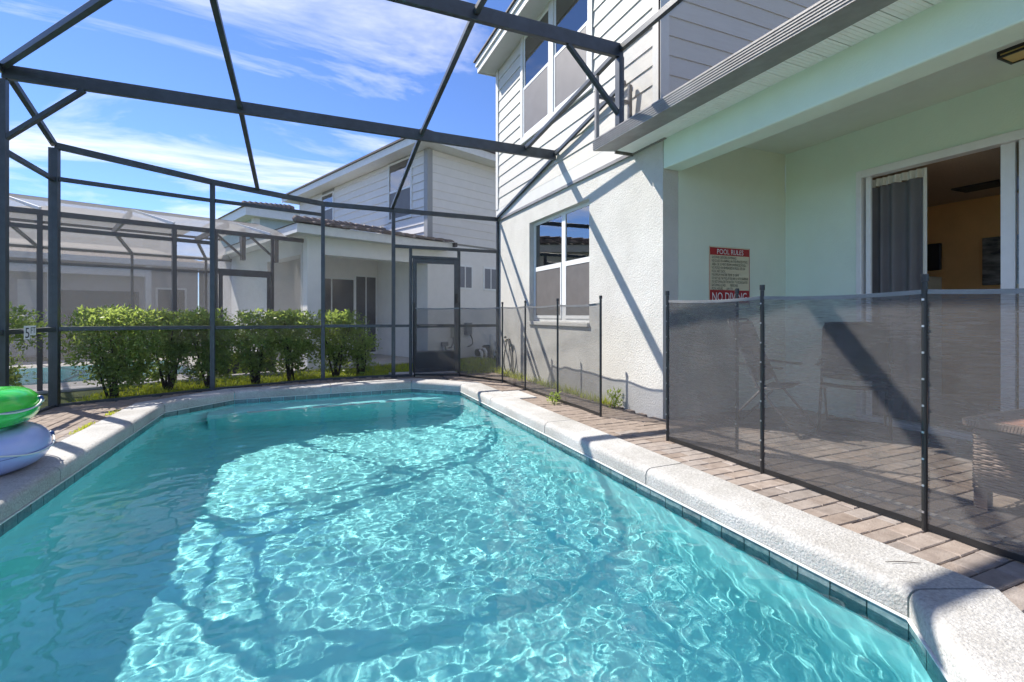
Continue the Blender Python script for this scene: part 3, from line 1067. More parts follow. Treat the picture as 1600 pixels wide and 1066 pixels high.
member('hip_rafter', (-2.70, Y1 - 0.04, 3.46), (-0.75, Y2 + 0.02, 3.72), 0.05, 0.06)
member('purlin', (2.85, Y2 + 0.03, 3.71), (2.83, Y1 - 0.03, 3.43), 0.05, 0.05)
member('purlin', (2.85, Y2 - 0.03, 3.72), (2.85, 0.63, 3.72), 0.045, 0.06)
member('wall_rail', (WX - 0.045, 8.47, 2.925), (WX - 0.045, Y1 + 0.04, 3.385), 0.035, 0.05)
member('wall_rail', (WX - 0.065, Y1 - 0.04, 3.40), (WX - 0.065, 4.45, 3.70), 0.035, 0.05)
# left wall
member('post', (-2.72, Y1, -0.03), (-2.72, Y1, 3.34), 0.07, 0.07, (0, 1, 0))
member('post', (-2.72, Y2, -0.03), (-2.72, Y2, 3.63), 0.07, 0.07, (0, 1, 0))
member('upper_rail', (-2.735, 7.19, 2.645), (-2.72, Y1 + 0.035, 2.66), 0.045, 0.05)
member('mid_rail', (-2.735, 7.18, 0.90), (-2.72, Y1 + 0.035, 0.90), 0.045, 0.05)
member('mid_rail', (-2.72, Y1 - 0.035, 0.90), (-2.72, Y2 + 0.035, 0.90), 0.045, 0.05)
member('bottom_rail', (-2.735, 7.18, 0.0), (-2.72, Y1 + 0.035, 0.0), 0.045, 0.045)
member('bottom_rail', (-2.72, Y1 - 0.035, 0.0), (-2.72, Y2 + 0.035, 0.0), 0.045, 0.045)
member('eave_rail', (-2.72, Y1 - 0.03, 3.42), (-2.72, Y2 + 0.03, 3.66), 0.05, 0.07)
member('knee_brace', (-2.715, Y1, 2.76), (-2.10, Y1, 3.35), 0.04, 0.06, (0, 1, 0))
# post and brace standing on the gutter
member('gutter_post', (2.85, Y2, 2.958), (2.85, Y2, 3.63), 0.06, 0.075, (0, 1, 0))
member('knee_brace', (2.845, Y2 - 0.001, 3.06), (2.26, Y2 - 0.001, 3.635), 0.035, 0.05, (0, 1, 0))
member('gutter_post', (2.845, 4.35, 2.957), (2.845, 4.35, 3.66), 0.04, 0.04, (0, 1, 0), M['bronze_light'])
member('gutter_post', (3.275, 4.35, 2.957), (3.275, 4.35, 3.62), 0.04, 0.04, (0, 1, 0))
member('gutter_rail', (2.87, 4.35, 3.42), (3.25, 4.35, 3.42), 0.035, 0.04)
for k in range(4):
    member('bolt', (2.87 + k * 0.05, Y2 - 0.031, 2.99), (2.87 + k * 0.05, Y2 - 0.036, 2.99), 0.012, 0.012, m=M['steel'], bev=0)

# screens, one sheet per opening
S, RS = M['screen'], M['roof_screen']


def panel(m, *q):
    MB().add(q, [tuple(range(len(q)))]).build('screen_panel', m, cage)


for a, b in zip(seq[:3], seq[1:4]):
    panel(S, (*a, 0.02), (*b, 0.02), (*b, 0.88), (*a, 0.88))
    panel(S, (*a, 0.92), (*b, 0.92), (*b, ZE[b] - 0.03), (*a, ZE[a] - 0.03))
panel(S, (1.38, 8.5, 0.02), (DL - 0.02, 8.5, 0.02), (DL - 0.02, 8.5, 0.86), (1.38, 8.5, 0.86))
panel(S, (1.38, 8.5, 0.89), (DL - 0.02, 8.5, 0.89), (DL - 0.02, 8.5, 2.25), (1.38, 8.5, 2.25))
panel(S, (DR + 0.02, 8.5, 0.02), (3.3, 8.5, 0.02), (3.3, 8.5, 0.85), (DR + 0.02, 8.5, 0.85))
panel(S, (DR + 0.02, 8.5, 0.88), (3.3, 8.5, 0.88), (3.3, 8.5, 2.25), (DR + 0.02, 8.5, 2.25))
panel(S, (1.38, 8.5, 2.30), (3.3, 8.5, 2.30), (3.3, 8.5, 2.87), (1.38, 8.5, 2.87))
panel(S, (-2.735, 7.19, 0.02), (-2.72, Y1, 0.02), (-2.72, Y1, 0.88), (-2.735, 7.19, 0.88))
panel(S, (-2.735, 7.19, 0.92), (-2.72, Y1, 0.92), (-2.72, Y1, 3.42), (-2.735, 7.19, 3.05))
panel(S, (-2.72, Y1, 0.02), (-2.72, Y2, 0.02), (-2.72, Y2, 3.62), (-2.72, Y1, 3.36))
panel(RS, (E_R[0], 8.5, 2.92), (1.335, 8.5, 2.93), (1.335, Y1, 3.42), (WX, Y1, 3.42))
panel(RS, (1.335, 8.5, 2.93), (E_3[0], E_3[1], 2.92), (-0.715, 8.14, 2.96), (-0.715, Y1, 3.42), (1.335, Y1, 3.42))
panel(RS, (-0.715, 8.14, 2.96), (E_2[0], E_2[1], 2.98), (*E_L, 3.07), (-2.72, Y1, 3.43), (-0.715, Y1, 3.42))
panel(RS, (-2.72, Y1, 3.43), (-2.72, Y2, 3.73), (2.85, Y2, 3.73), (2.85, Y1, 3.43))
panel(RS, (-2.72, Y2, 3.735), (-2.72, 0.6, 3.735), (2.85, 0.6, 3.735), (2.85, Y2, 3.735))
panel(M['riser_screen'], (2.85, Y2 - 0.04, 2.96), (2.85, 0.6, 2.96), (2.85, 0.6, 3.69), (2.85, Y2 - 0.04, 3.69))
panel(S, (2.87, 4.35, 2.96), (3.25, 4.35, 2.96), (3.25, 4.35, 3.6), (2.87, 4.35, 3.6))

# ------------------------------------------------------------------ lettering
def text_mesh(body, size, width=None, extrude=0.0):
    cu_ = bpy.data.curves.new('lettering', 'FONT')
    cu_.body = body
    cu_.size = size
    cu_.extrude = extrude
    cu_.resolution_u = 3
    ob = bpy.data.objects.new('lettering', cu_)
    C.objects.link(ob)
    bpy.context.view_layer.update()
    me = bpy.data.meshes.new_from_object(ob.evaluated_get(bpy.context.evaluated_depsgraph_get()))
    bpy.data.objects.remove(ob)
    if width and me.vertices:
        xs = [v.co.x for v in me.vertices]
        k_ = width / (max(xs) - min(xs))
        x_ = min(xs)
        for v in me.vertices:
            v.co.x = (v.co.x - x_) * k_
    return me


def lettering(body, size, m, parent, origin, ex, width=None):
    """flat print: origin is the lower left corner in world space, ex the reading direction"""
    me = text_mesh(body, size, width)
    ex = Vector(ex)
    for v in me.vertices:
        p = Vector(origin) + ex * v.co.x + Vector((0, 0, 1)) * v.co.y - WL[parent.as_pointer()]
        v.co = p
    me.materials.clear()
    me.materials.append(m)
    o = bpy.data.objects.new('lettering', me)
    C.objects.link(o)
    o.parent = parent
    WL[o.as_pointer()] = WL[parent.as_pointer()].copy()
    return o


# pool rules sign on the patio's side wall
sx0, sx1, sz_t, sz_b = 3.968, 4.57, 1.815, 1.185
sign = thing('pool_rules_sign', 'red and cream pool rules sign on the patio side wall', 'sign', (sx0, 3.89, sz_b))
MB().box(sx0, sx1, 3.888, 3.897, sz_b, sz_t).build('sign_plate', M['sign_cream'], sign, bevel=0.003)
fy = 3.886
MB().box(sx0 + 0.012, sx1 - 0.012, fy, 3.8878, sz_t - 0.095, sz_t - 0.014).build('red_band', M['sign_red'], sign)
MB().box(sx0 + 0.012, sx1 - 0.012, fy, 3.8878, sz_b + 0.014, sz_b + 0.155).build('red_band', M['sign_red'], sign)
bd = MB()
bd.box(sx0 + 0.004, sx0 + 0.009, fy, 3.8878, sz_b + 0.004, sz_t - 0.004)
bd.box(sx1 - 0.009, sx1 - 0.004, fy, 3.8878, sz_b + 0.004, sz_t - 0.004)
bd.build('red_border', M['sign_red'], sign)
ty = 3.8845
lettering('POOL RULES', 0.078, M['white'], sign, (sx0 + 0.11, ty, sz_t - 0.082), (1, 0, 0), 0.39)
lettering('NO DIVING', 0.135, M['white'], sign, (sx0 + 0.04, ty, sz_b + 0.036), (1, 0, 0), 0.51)
rules = [('SHOWER BEFORE ENTERING', 0.36), ('NO GLASS OR ANIMALS IN THE FENCED POOL', 0.53), ('AREA OR 50 FEET FROM UNFENCED POOL.', 0.51),
         ('NO FOOD OR BEVERAGES IN POOL OR ON', 0.49), ('POOL WET DECK.', 0.20), ('MAXIMUM WATER TEMP. IS 104°F', 0.40),
         ('DO NOT USE THE POOL IF YOU ARE ILL WITH DIARRHEA', 0.54), ('DO NOT SWALLOW THE WATER. IT IS RECIRCULATED', 0.53),
         ('BATHING LOAD:        PERSONS', 0.38), ('POOL HOURS:       A.M. TO       P.M.', 0.40)]
for k, (t, wd) in enumerate(rules):
    o = lettering(t, 0.0395, M['sign_ink'], sign, (sx0 + 0.034, fy - 0.0005, sz_t - 0.133 - k * 0.0378), (1, 0, 0), wd)

# depth marker on the enclosure's mid rail
mk = thing('depth_marker', 'small white 5 FT depth marker stuck on the left mid rail', 'sign', (-2.67, 6.55, 0.80))
MB().box(-2.694, -2.691, 6.460, 6.570, 0.815, 0.955).build('plate', M['white'], mk)
MB().box(-2.694, -2.691, 6.571, 6.690, 0.855, 0.955).build('plate', M['white'], mk)
lettering('5', 0.155, M['sign_ink'], mk, (-2.689, 6.477, 0.829), (0, 1, 0), 0.075)
lettering('FT', 0.092, M['sign_ink'], mk, (-2.689, 6.583, 0.874), (0, 1, 0), 0.092)

# ------------------------------------------------------------------ pool safety fences
def fence(name, label, pts, mesh_m, group, zs=None, sagk=0.013, wave=0.006, stud=True):
    f = thing(name, label, 'fence', (*pts[0], 0), group)
    hgt = 1.20
    for i, (x, y) in enumerate(pts):
        po = MB().tube([(x, y, -0.02), (x, y, 1.235)], 0.0125, 10).build('post', M['black_pole'], f, smooth=False)
        MB().tube([(x, y, 1.236), (x, y, 1.272)], 0.0165, 10).build('post_cap', M['black_pole'], po)
        if stud:
            for k in range(9):
                z = 0.09 + k * 0.132
                MB().box(x - 0.0165, x - 0.012, y - 0.005, y + 0.005, z - 0.005, z + 0.005).build('snap', M['steel'], po)
    for i in range(len(pts) - 1):
        p, q = Vector(pts[i]), Vector(pts[i + 1])
        e = (q - p).normalized()
        nn = Vector((e.y, -e.x))
        p2, q2 = p + e * 0.013, q - e * 0.013
        NU, NV = 30, 22
        vs = []
        for j in range(NV + 1):
            for k in range(NU + 1):
                t, s = k / NU, j / NV
                xy = p2.lerp(q2, t)
                sag = sagk * 4 * t * (1 - t)
                z = 0.02 + s * (hgt - 0.035 - sag)
                d = wave * math.sin(t * 7 + i * 2 + s * 3) * math.sin(math.pi * t)
                d += math.sin(math.pi * t) * (0.016 * noise.noise(Vector((t * 2.2 + i * 5, s * 3.1, 1))) + 0.006 * noise.noise(Vector((t * 3.0 + s * 4 + i * 3, s * 9 - t * 3, 2))))
                xy = xy + nn * d
                vs.append((xy.x, xy.y, z))
        fs = [(j * (NU + 1) + k, j * (NU + 1) + k + 1, (j + 1) * (NU + 1) + k + 1, (j + 1) * (NU + 1) + k) for j in range(NV) for k in range(NU)]
        pn = MB().add(vs, fs).build('mesh_panel', mesh_m, f, smooth=True)
        hem = MB()
        top = [Vector(vs[NV * (NU + 1) + k]) for k in range(NU + 1)]
        bot = [Vector(vs[k]) for k in range(NU + 1)]
        for a, b in zip(top[:-1], top[1:]):
            hem.bar(a, b, 0.004, 0.022)
        hem.build('top_hem', M['hem'], pn)
        hb = MB()
        for a, b in zip(bot[:-1], bot[1:]):
            hb.bar(a, b, 0.004, 0.030)
        hb.build('bottom_hem', M['black_pole'], pn)
    return f


fence('safety_fence', 'far run of thin black mesh pool fence in front of the window and screen door',
      [(1.70, 8.36), (2.41, 7.99), (2.83, 7.03), (2.84, 6.18), (2.83, 5.20), (2.82, 4.24)], M['far_mesh'], 'mesh fences around the pool', stud=False)
nf = fence('safety_fence', 'near run of grey mesh pool fence in front of the covered patio',
           [(3.06, 2.72), (2.815, 3.22), (2.82, 2.30), (2.82, 1.376), (2.83, 0.45), (2.83, -0.45)], M['fence_mesh'], 'mesh fences around the pool')
# ------------------------------------------------------------------ pool-side things
# skimmer lid
sk = tag(MB().box(2.462, 2.71, 5.53, 6.12, -0.03, 0.010).build('skimmer_lid', M['coping'], bevel=0.008),
         'square white skimmer lid let into the pavers beside the coping', 'skimmer lid')


def torus(c, R0, r, tilt, name, m, parent, NU=72, NV=28, wrinkle=0.0, flat=1.0):
    vs = []
    rot = Matrix.Rotation(tilt[0], 3, 'X') @ Matrix.Rotation(tilt[1], 3, 'Y')
    for i in range(NU):
        a = 2 * math.pi * i / NU
        for j in range(NV):
            b = 2 * math.pi * j / NV
            rr = r
            inner = max(0, -math.cos(b))
            rr += wrinkle * inner * math.sin(a * 22) + wrinkle * 0.35 * math.sin(a * 31 + 1) * max(0, 0.6 - abs(math.sin(b)))
            p = Vector(((R0 + rr * math.cos(b)) * math.cos(a), (R0 + rr * math.cos(b)) * math.sin(a), rr * math.sin(b) * flat))
            vs.append(Vector(c) + rot @ p)
    fs = [(i * NV + j, ((i + 1) % NU) * NV + j, ((i + 1) % NU) * NV + (j + 1) % NV, i * NV + (j + 1) % NV) for i in range(NU) for j in range(NV)]
    return MB().add(vs, fs).build(name, m, parent, smooth=True), rot


def swim_ring(c, R0, r, tilt, m, label, phase):
    t = thing('swim_ring', label, 'swim ring', (c[0], c[1], c[2] - r), 'inflatable rings stacked by the pool')
    body, rot = torus(c, R0, r, tilt, 'tube', m, t, wrinkle=0.004, flat=0.93)
    sv = MB()
    pts = []
    for k in range(73):
        a = 2 * math.pi * k / 72
        pts.append(Vector(c) + rot @ Vector(((R0 + r * 1.001) * math.cos(a), (R0 + r * 1.001) * math.sin(a), -0.012)))
    sv.tube(pts, 0.0025, 6, cap=False).build('seam', M['seam'] if 'lavender' in label else m, t, smooth=True)
    nclip = 5
    rope = []
    for k in range(nclip):
        a0 = phase + 2 * math.pi * k / nclip
        p = Vector(c) + rot @ Vector(((R0 + r * 0.985) * math.cos(a0), (R0 + r * 0.985) * math.sin(a0), r * 0.24))
        o_ = (p - Vector(c)).normalized()
        MB().tube([p - o_ * 0.012, p + o_ * 0.006, p + o_ * 0.016], [0.024, 0.021, 0.013], 12).build('rope_holder', M['blue_clip'], t, smooth=True)
        for j in range(13):
            f = j / 13
            a = a0 + 2 * math.pi / nclip * f
            bulge = 0.007 + 0.012 * math.sin(math.pi * f)
            z = r * 0.24 - 0.055 * math.sin(math.pi * f)
            rad = R0 + math.sqrt(max(0, r * r - z * z)) + bulge * (0.5 if f in (0,) else 1)
            rope.append(Vector(c) + rot @ Vector((rad * math.cos(a), rad * math.sin(a), z)))
    rope.append(rope[0])
    MB().tube(rope, 0.0055, 7, cap=False).build('rope', M['rope'], t, smooth=True)
    return t


swim_ring((-2.215, 4.37, 0.150), 0.36, 0.150, (R(0), R(0)), M['lavender_vinyl'], 'lavender inflatable swim ring lying on the coping, lower of the two', -0.78)
swim_ring((-2.255, 4.38, 0.415), 0.345, 0.142, (R(-2), R(-2.5)), M['green_vinyl'], 'bright green inflatable swim ring on top of the lavender one', -0.98)

# ------------------------------------------------------------------ patio things
# wicker ottoman
ox0, ox1, oy0, oy1 = 3.43, 4.06, 0.80, 1.44
ot = thing('wicker_ottoman', 'square woven wicker ottoman with terracotta top behind the mesh fence', 'ottoman', (3.745, 1.12, 0))
core = MB()
core.box(ox0 + 0.012, ox1 - 0.012, oy0 + 0.012, oy1 - 0.012, 0.10, 0.44)
core.build('core', M['wicker_dark'], ot)
for lx, ly in ((ox0, oy1 - 0.055), (ox1 - 0.055, oy1 - 0.055), (ox0, oy0), (ox1 - 0.055, oy0)):
    lg = MB()
    for k in range(7):
        lg.box(lx - 0.002, lx + 0.057, ly - 0.002, ly + 0.057, -0.001 + k * 0.0145, 0.0115 + k * 0.0145)
    lg.box(lx + 0.004, lx + 0.05, ly + 0.004, ly + 0.05, 0, 0.10)
    lg.build('leg', M['wicker'], ot)


def weave(p, q, nrm, z0, z1):
    p, q, nrm = Vector((*p, 0)), Vector((*q, 0)), Vector((*nrm, 0))
    L = (q - p).length
    e = (q - p).normalized()
    mb = MB()
    step = 0.0145
    rows = int((z1 - z0) / step)
    ns = max(4, int(L / 0.0125))
    for r_ in range(rows):
        z = z0 + (r_ + 0.5) * step
        ring = []
        for k in range(ns + 1):
            s = L * k / ns
            ph = math.pi * s / 0.05 + (math.pi if r_ % 2 else 0)
            o_ = 0.006 + 0.006 * math.sin(ph)
            c = p + e * s + nrm * o_ + Vector((0, 0, z))
            ring.append((c - Vector((0, 0, 0.0055)), c + nrm * 0.004, c + Vector((0, 0, 0.0055))))
        vs = [v for g in ring for v in g]
        fs = []
        for k in range(ns):
            a = 3 * k
            fs += [(a, a + 3, a + 4, a + 1), (a + 1, a + 4, a + 5, a + 2)]
        mb.add(vs, fs)
    return mb


wv = weave((ox0, oy0), (ox0, oy1), (-1, 0), 0.10, 0.445)
for a_ in (((ox0, oy1), (ox1, oy1), (0, 1)), ((ox0, oy0), (ox1, oy0), (0, -1)), ((ox1, oy0), (ox1, oy1), (1, 0))):
    w2 = weave(a_[0], a_[1], a_[2], 0.10, 0.445)
    wv.add(w2.v, w2.f)
wo = wv.build('weave', M['wicker'], ot, smooth=True)
wo['kind'] = 'stuff'
rim = MB()
for p, q in (((ox0 - 0.02, oy0 - 0.02), (ox0 - 0.02, oy1 + 0.02)), ((ox0 - 0.02, oy1 + 0.02), (ox1 + 0.02, oy1 + 0.02)), ((ox1 + 0.02, oy1 + 0.02), (ox1 + 0.02, oy0 - 0.02)), ((ox1 + 0.02, oy0 - 0.02), (ox0 - 0.02, oy0 - 0.02))):
    P_, Q_ = Vector((*p, 0.468)), Vector((*q, 0.468))
    L = (Q_ - P_).length
    e = (Q_ - P_).normalized()
    s = 0
    while s < L:
        c = P_ + e * s
        rim.bar(c - Vector((0, 0, 0.019)) + e * 0.004, c + Vector((0, 0, 0.019)) - e * 0.004, 0.044, 0.0115, e)
        s += 0.0135
rm_ = rim.build('woven_rim', M['wicker'], ot, bevel=0.002)
MB().box(ox0 + 0.004, ox1 - 0.004, oy0 + 0.004, oy1 - 0.004, 0.445, 0.482).build('top_pad', M['ottoman_top'], ot, bevel=0.01)


def folding_chair(name, label, loc, rz, tube_m, fab_m, hback=1.0, pad=False):
    t = thing(name, label, 'chair', loc, 'folding chairs on the patio')
    c, s = math.cos(rz), math.sin(rz)
    W = lambda x, y, z: (loc[0] + x * c - y * s, loc[1] + x * s + y * c, loc[2] + z)
    w_ = 0.26
    seat_z = 0.40
    # back frame: one bent tube from floor up over the top and down
    pts = [(-w_, 0.34, 0.0), (-w_, -0.02, 0.42), (-w_, -0.26, hback - 0.08)]
    arc = [(-w_ + 0.06 * (1 - math.cos(a)), -0.26 - 0.03 * math.sin(a), hback - 0.08 + 0.07 * math.sin(a)) for a in (R(30), R(60), R(90))]
    pts = pts + arc + [(-x, y, z) for x, y, z in reversed(arc)] + [(w_, -0.26, hback - 0.08), (w_, -0.02, 0.42), (w_, 0.34, 0.0)]
    MB().tube([W(*p) for p in pts], 0.0125, 8).build('back_frame', tube_m, t, smooth=True)
    for sd_ in (-1, 1):
        MB().tube([W(sd_ * (w_ - 0.025), -0.33, 0.0), W(sd_ * (w_ - 0.025), 0.02, 0.40), W(sd_ * (w_ - 0.025), 0.20, 0.43)], 0.011, 8).build('rear_leg', tube_m, t, smooth=True)
        MB().bar(W(sd_ * (w_ + 0.02), -0.20, 0.62), W(sd_ * (w_ + 0.02), 0.20, 0.60), 0.04, 0.02).build('armrest', M['black'], t, bevel=0.006)
    MB().tube([W(-w_, 0.335, 0.012), W(w_, 0.335, 0.012)], 0.011, 8).build('floor_rail', tube_m, t, smooth=True)
    MB().tube([W(-w_ + 0.02, -0.325, 0.012), W(w_ - 0.02, -0.325, 0.012)], 0.011, 8).build('floor_rail', tube_m, t, smooth=True)

    def sling(a, b, name_, th):
        vs = []
        NU = 8
        for k in range(NU + 1):
            f = k / NU
            y = a[0] + (b[0] - a[0]) * f
            z = a[1] + (b[1] - a[1]) * f - 0.02 * math.sin(math.pi * f)
            for x in (-w_ + 0.012, 0, w_ - 0.012):
                vs.append(W(x, y, z - (0.015 if x == 0 else 0)))
        fs = [(3 * k + j, 3 * k + j + 1, 3 * k + j + 4, 3 * k + j + 3) for k in range(NU) for j in (0, 1)]
        o = MB().add(vs, fs).build(name_, fab_m, t, smooth=True)
        so = o.modifiers.new('thick', 'SOLIDIFY')
        so.thickness = th
    sling((0.20, seat_z + 0.02), (-0.05, seat_z), 'seat', 0.012)
    sling((-0.03, seat_z + 0.06), (-0.262, hback - 0.03), 'backrest', 0.07 if pad else 0.012)
    return t


folding_chair('folding_chair', 'folding sling chair with grey tube frame behind the mesh near the sign', (4.02, 3.20, -0.002), R(200), M['chair_tube'], M['chair_fabric'], 1.04)
folding_chair('folding_chair', 'black padded folding chair by the left edge of the sliding door', (4.72, 2.86, -0.002), R(120), M['black'], M['black'], 1.0, True)

# ceiling lamp
cl = thing('ceiling_lamp', 'square dark framed lamp with amber glass on the patio ceiling', 'lamp', (4.62, 1.70, 2.87))
lx0, lx1, ly0, ly1, lz0, lz1 = 4.54, 4.74, 1.58, 1.78, 2.905, 2.954
fr_ = MB()
fr_.box(lx0, lx1, ly0, ly1, lz1 - 0.02, lz1)
for x in (lx0, lx1 - 0.016):
    for y in (ly0, ly1 - 0.016):
        fr_.box(x, x + 0.016, y, y + 0.016, lz0 + 0.014, lz1 - 0.02)
fr_.box(lx0, lx1, ly0, ly0 + 0.016, lz0, lz0 + 0.014).box(lx0, lx1, ly1 - 0.016, ly1, lz0, lz0 + 0.014)
fr_.box(lx0, lx0 + 0.016, ly0 + 0.016, ly1 - 0.016, lz0, lz0 + 0.014).box(lx1 - 0.016, lx1, ly0 + 0.016, ly1 - 0.016, lz0, lz0 + 0.014)
fr_.build('lamp_frame', M['lamp_frame'], cl)
MB().box(lx0 + 0.007, lx1 - 0.007, ly0 + 0.007, ly1 - 0.007, lz0 + 0.006, lz1 - 0.022).build('lamp_glass', M['amber'], cl)

# garden hose on the house wall
hz = thing('garden_hose', 'dark garden hose looped over a wall tap beside the screen door', 'hose', (3.30, 7.95, 0))
MB().tube([(3.35, 7.95, 0.62), (3.27, 7.95, 0.62), (3.25, 7.95, 0.58)], 0.014, 8).build('tap', M['brass'], hz, smooth=True)
MB().tube([(3.255, 7.93, 0.665), (3.255, 7.97, 0.665)], 0.02, 8).build('tap_handle', M['black'], hz)
lp = []
for k in range(25):
    a = R(80) + 2 * math.pi * 1.0 * k / 24
    lp.append((3.29 + 0.02 * math.sin(a * 2), 7.92 + 0.16 * math.cos(a), 0.33 + 0.29 * math.sin(a)))
MB().tube(lp, 0.011, 7).build('hose_loop', M['hose'], hz, smooth=True)
MB().tube([(3.25, 7.95, 0.58), (3.28, 7.86, 0.64), (3.30, 7.76, 0.50), (3.30, 7.70, 0.25), (3.28, 7.66, 0.02)], 0.011, 7).build('hose_tail', M['hose'], hz, smooth=True)

# ------------------------------------------------------------------ planting
def leaves(mb, pts, size, rnd, up=0.35):
    for p in pts:
        d = Vector((rnd.gauss(0, 1), rnd.gauss(0, 1), rnd.gauss(up, 0.8)))
        if d.length < 0.1:
            continue
        d.normalize()
        s = d.cross(Vector((rnd.gauss(0, 1), rnd.gauss(0, 1), rnd.gauss(0, 1))))
        if s.length < 0.05:
            continue
        s.normalize()
        l = size * rnd.uniform(0.7, 1.4)
        w_ = l * 0.20
        nn = s.cross(d) * l * 0.12
        p = Vector(p)
        mb.add([p, p + d * l * 0.45 + s * w_ + nn, p + d * l - nn * 0.5, p + d * l * 0.45 - s * w_ + nn], [(0, 1, 2, 3)])


def shrub(loc, wid, hgt, dens, seed, label, young=0.5, lean=0.0):
    rnd = random.Random(seed)
    t = thing('hedge_shrub', label, 'shrub', (loc[0], loc[1], -0.06), 'hedge shrubs behind the enclosure')
    st = MB()
    ends = []
    for k in range(7):
        a = rnd.uniform(0, 2 * math.pi)
        r_ = rnd.uniform(0.1, 0.42) * wid
        top = Vector((loc[0] + r_ * math.cos(a) + lean, loc[1] + r_ * math.sin(a) * 0.7, hgt * rnd.uniform(0.6, 0.9)))
        b0 = Vector((loc[0] + rnd.uniform(-0.05, 0.05), loc[1] + rnd.uniform(-0.05, 0.05), -0.08))
        md = b0.lerp(top, 0.4) + Vector((rnd.uniform(-0.05, 0.05), rnd.uniform(-0.05, 0.05), 0.03))
        st.tube([b0, md, top], [0.020, 0.013, 0.005], 6)
        ends += [b0.lerp(top, f) for f in (0.35, 0.5, 0.65)]
    st.build('stem', M['bark'], t, smooth=True)
    lo, hi = MB(), MB()
    clumps = []
    for k in range(int(62 * dens)):
        a = rnd.uniform(0, 2 * math.pi)
        zf = rnd.random() ** 0.75
        z = hgt * (0.10 + 0.88 * zf)
        prof_ = min(1.0, 0.66 + 0.6 * zf) if zf < 0.9 else 0.92
        r_ = wid * 0.58 * prof_ * math.sqrt(rnd.random())
        clumps.append((Vector((loc[0] + r_ * math.cos(a) + lean * zf, loc[1] + r_ * math.sin(a) * 0.75, z)), zf, r_ / (wid * 0.5)))
    for c, zf, rf_ in clumps:
        n_ = rnd.randint(60, 92)
        rad = rnd.uniform(0.055, 0.10)
        pts = [c + Vector((rnd.gauss(0, rad), rnd.gauss(0, rad), rnd.gauss(0, rad * 0.9))) for _ in range(n_)]
        pts = [p for p in pts if p.z < hgt * 1.04]
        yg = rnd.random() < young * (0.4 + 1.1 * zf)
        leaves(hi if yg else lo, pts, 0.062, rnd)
    for k in range(int(26 * dens)):                       # shoots sticking out of the clipped top
        a = rnd.uniform(0, 2 * math.pi)
        r_ = wid * 0.47 * math.sqrt(rnd.random())
        b0 = Vector((loc[0] + r_ * math.cos(a) + lean, loc[1] + r_ * math.sin(a) * 0.75, hgt * 0.93))
        d = Vector((rnd.gauss(0, 0.3), rnd.gauss(0, 0.3), 1)).normalized()
        ln = rnd.uniform(0.05, 0.16)
        leaves(hi, [b0 + d * ln * f for f in (0.2, 0.4, 0.6, 0.7, 0.8, 0.9, 0.95, 1)], 0.058, rnd, 1.2)
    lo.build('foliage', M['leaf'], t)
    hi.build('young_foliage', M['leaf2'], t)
    return t


shrub((-2.42, 7.98), 0.86, 1.10, 1.25, 11, 'large leafy hedge shrub just right of the left corner post')
shrub((-1.92, 8.52), 0.66, 1.07, 0.85, 12, 'hedge shrub with a bare dark stem left of the thin second post')
shrub((-1.42, 8.50), 0.62, 1.08, 0.95, 13, 'dense hedge shrub standing directly behind the thin second post')
shrub((-0.80, 8.74), 0.62, 1.07, 0.80, 14, 'open hedge shrub with forked stem in front of the neighbouring screen door')
shrub((-0.28, 8.98), 0.64, 1.08, 0.95, 15, 'hedge shrub in front of the neighbouring white porch column')
shrub((0.44, 9.12), 0.74, 1.06, 0.85, 16, 'hedge shrub right of the third post, before the dark porch', lean=0.04)
shrub((0.86, 9.10), 0.34, 0.74, 0.30, 17, 'smallest hedge shrub at the right end with bright shoots', 0.8)
shrub((-3.55, 7.75), 0.70, 1.12, 0.75, 18, 'hedge shrub at the far left edge behind the depth marker', 0.7)

# lawn
gr = MB()
rnd = random.Random(5)
NFR_A = R(22)


def fence_y(x):
    s_ = [E_L, E_2, E_3, E_4, E_R]
    if x < E_L[0]:
        return 2.5
    for a, b in zip(s_[:-1], s_[1:]):
        if a[0] <= x <= b[0]:
            return a[1] + (b[1] - a[1]) * (x - a[0]) / (b[0] - a[0])
    return 8.6


cnt = 0
while cnt < 26000:
    x = rnd.uniform(-4.6, 4.2)
    fy_ = fence_y(x)
    y = fy_ + 0.05 + (rnd.random() ** 1.5) * 3.2
    # keep to the lawn strip in front of the neighbouring slab
    tt = -(x - 3.046) * math.sin(NFR_A) + (y - 11.638) * math.cos(NFR_A)
    if tt > -0.25:
        cnt += 1
        continue
    if 1.3 < x < 2.6 and y < 9.08:
        cnt += 1
        continue
    if noise.noise(Vector((x * 1.7, y * 1.7, 0))) < -0.28 and rnd.random() < 0.7:
        cnt += 1
        continue
    h_ = rnd.uniform(0.045, 0.115) * (0.75 + 0.5 * noise.noise(Vector((x * 2.2, y * 2.2, 4))))
    a = rnd.uniform(0, 2 * math.pi)
    wv_ = 0.0055
    dx_, dy_ = math.cos(a) * wv_, math.sin(a) * wv_
    lx_, ly_ = rnd.gauss(0, 0.45) * h_, rnd.gauss(0, 0.45) * h_
    gr.add([(x - dx_, y - dy_, -0.062), (x + dx_, y + dy_, -0.062), (x + dx_ * 0.7 + lx_ * 0.4, y + dy_ * 0.7 + ly_ * 0.4, -0.06 + h_ * 0.6),
            (x - dx_ * 0.7 + lx_ * 0.4, y - dy_ * 0.7 + ly_ * 0.4, -0.06 + h_ * 0.6), (x + lx_, y + ly_, -0.06 + h_)], [(0, 1, 2, 3), (3, 2, 4)])
    cnt += 1
g_ = gr.build('lawn_grass', M['grass'])
g_['kind'] = 'stuff'
g_['label'] = 'sunlit green lawn grass growing between the enclosures'


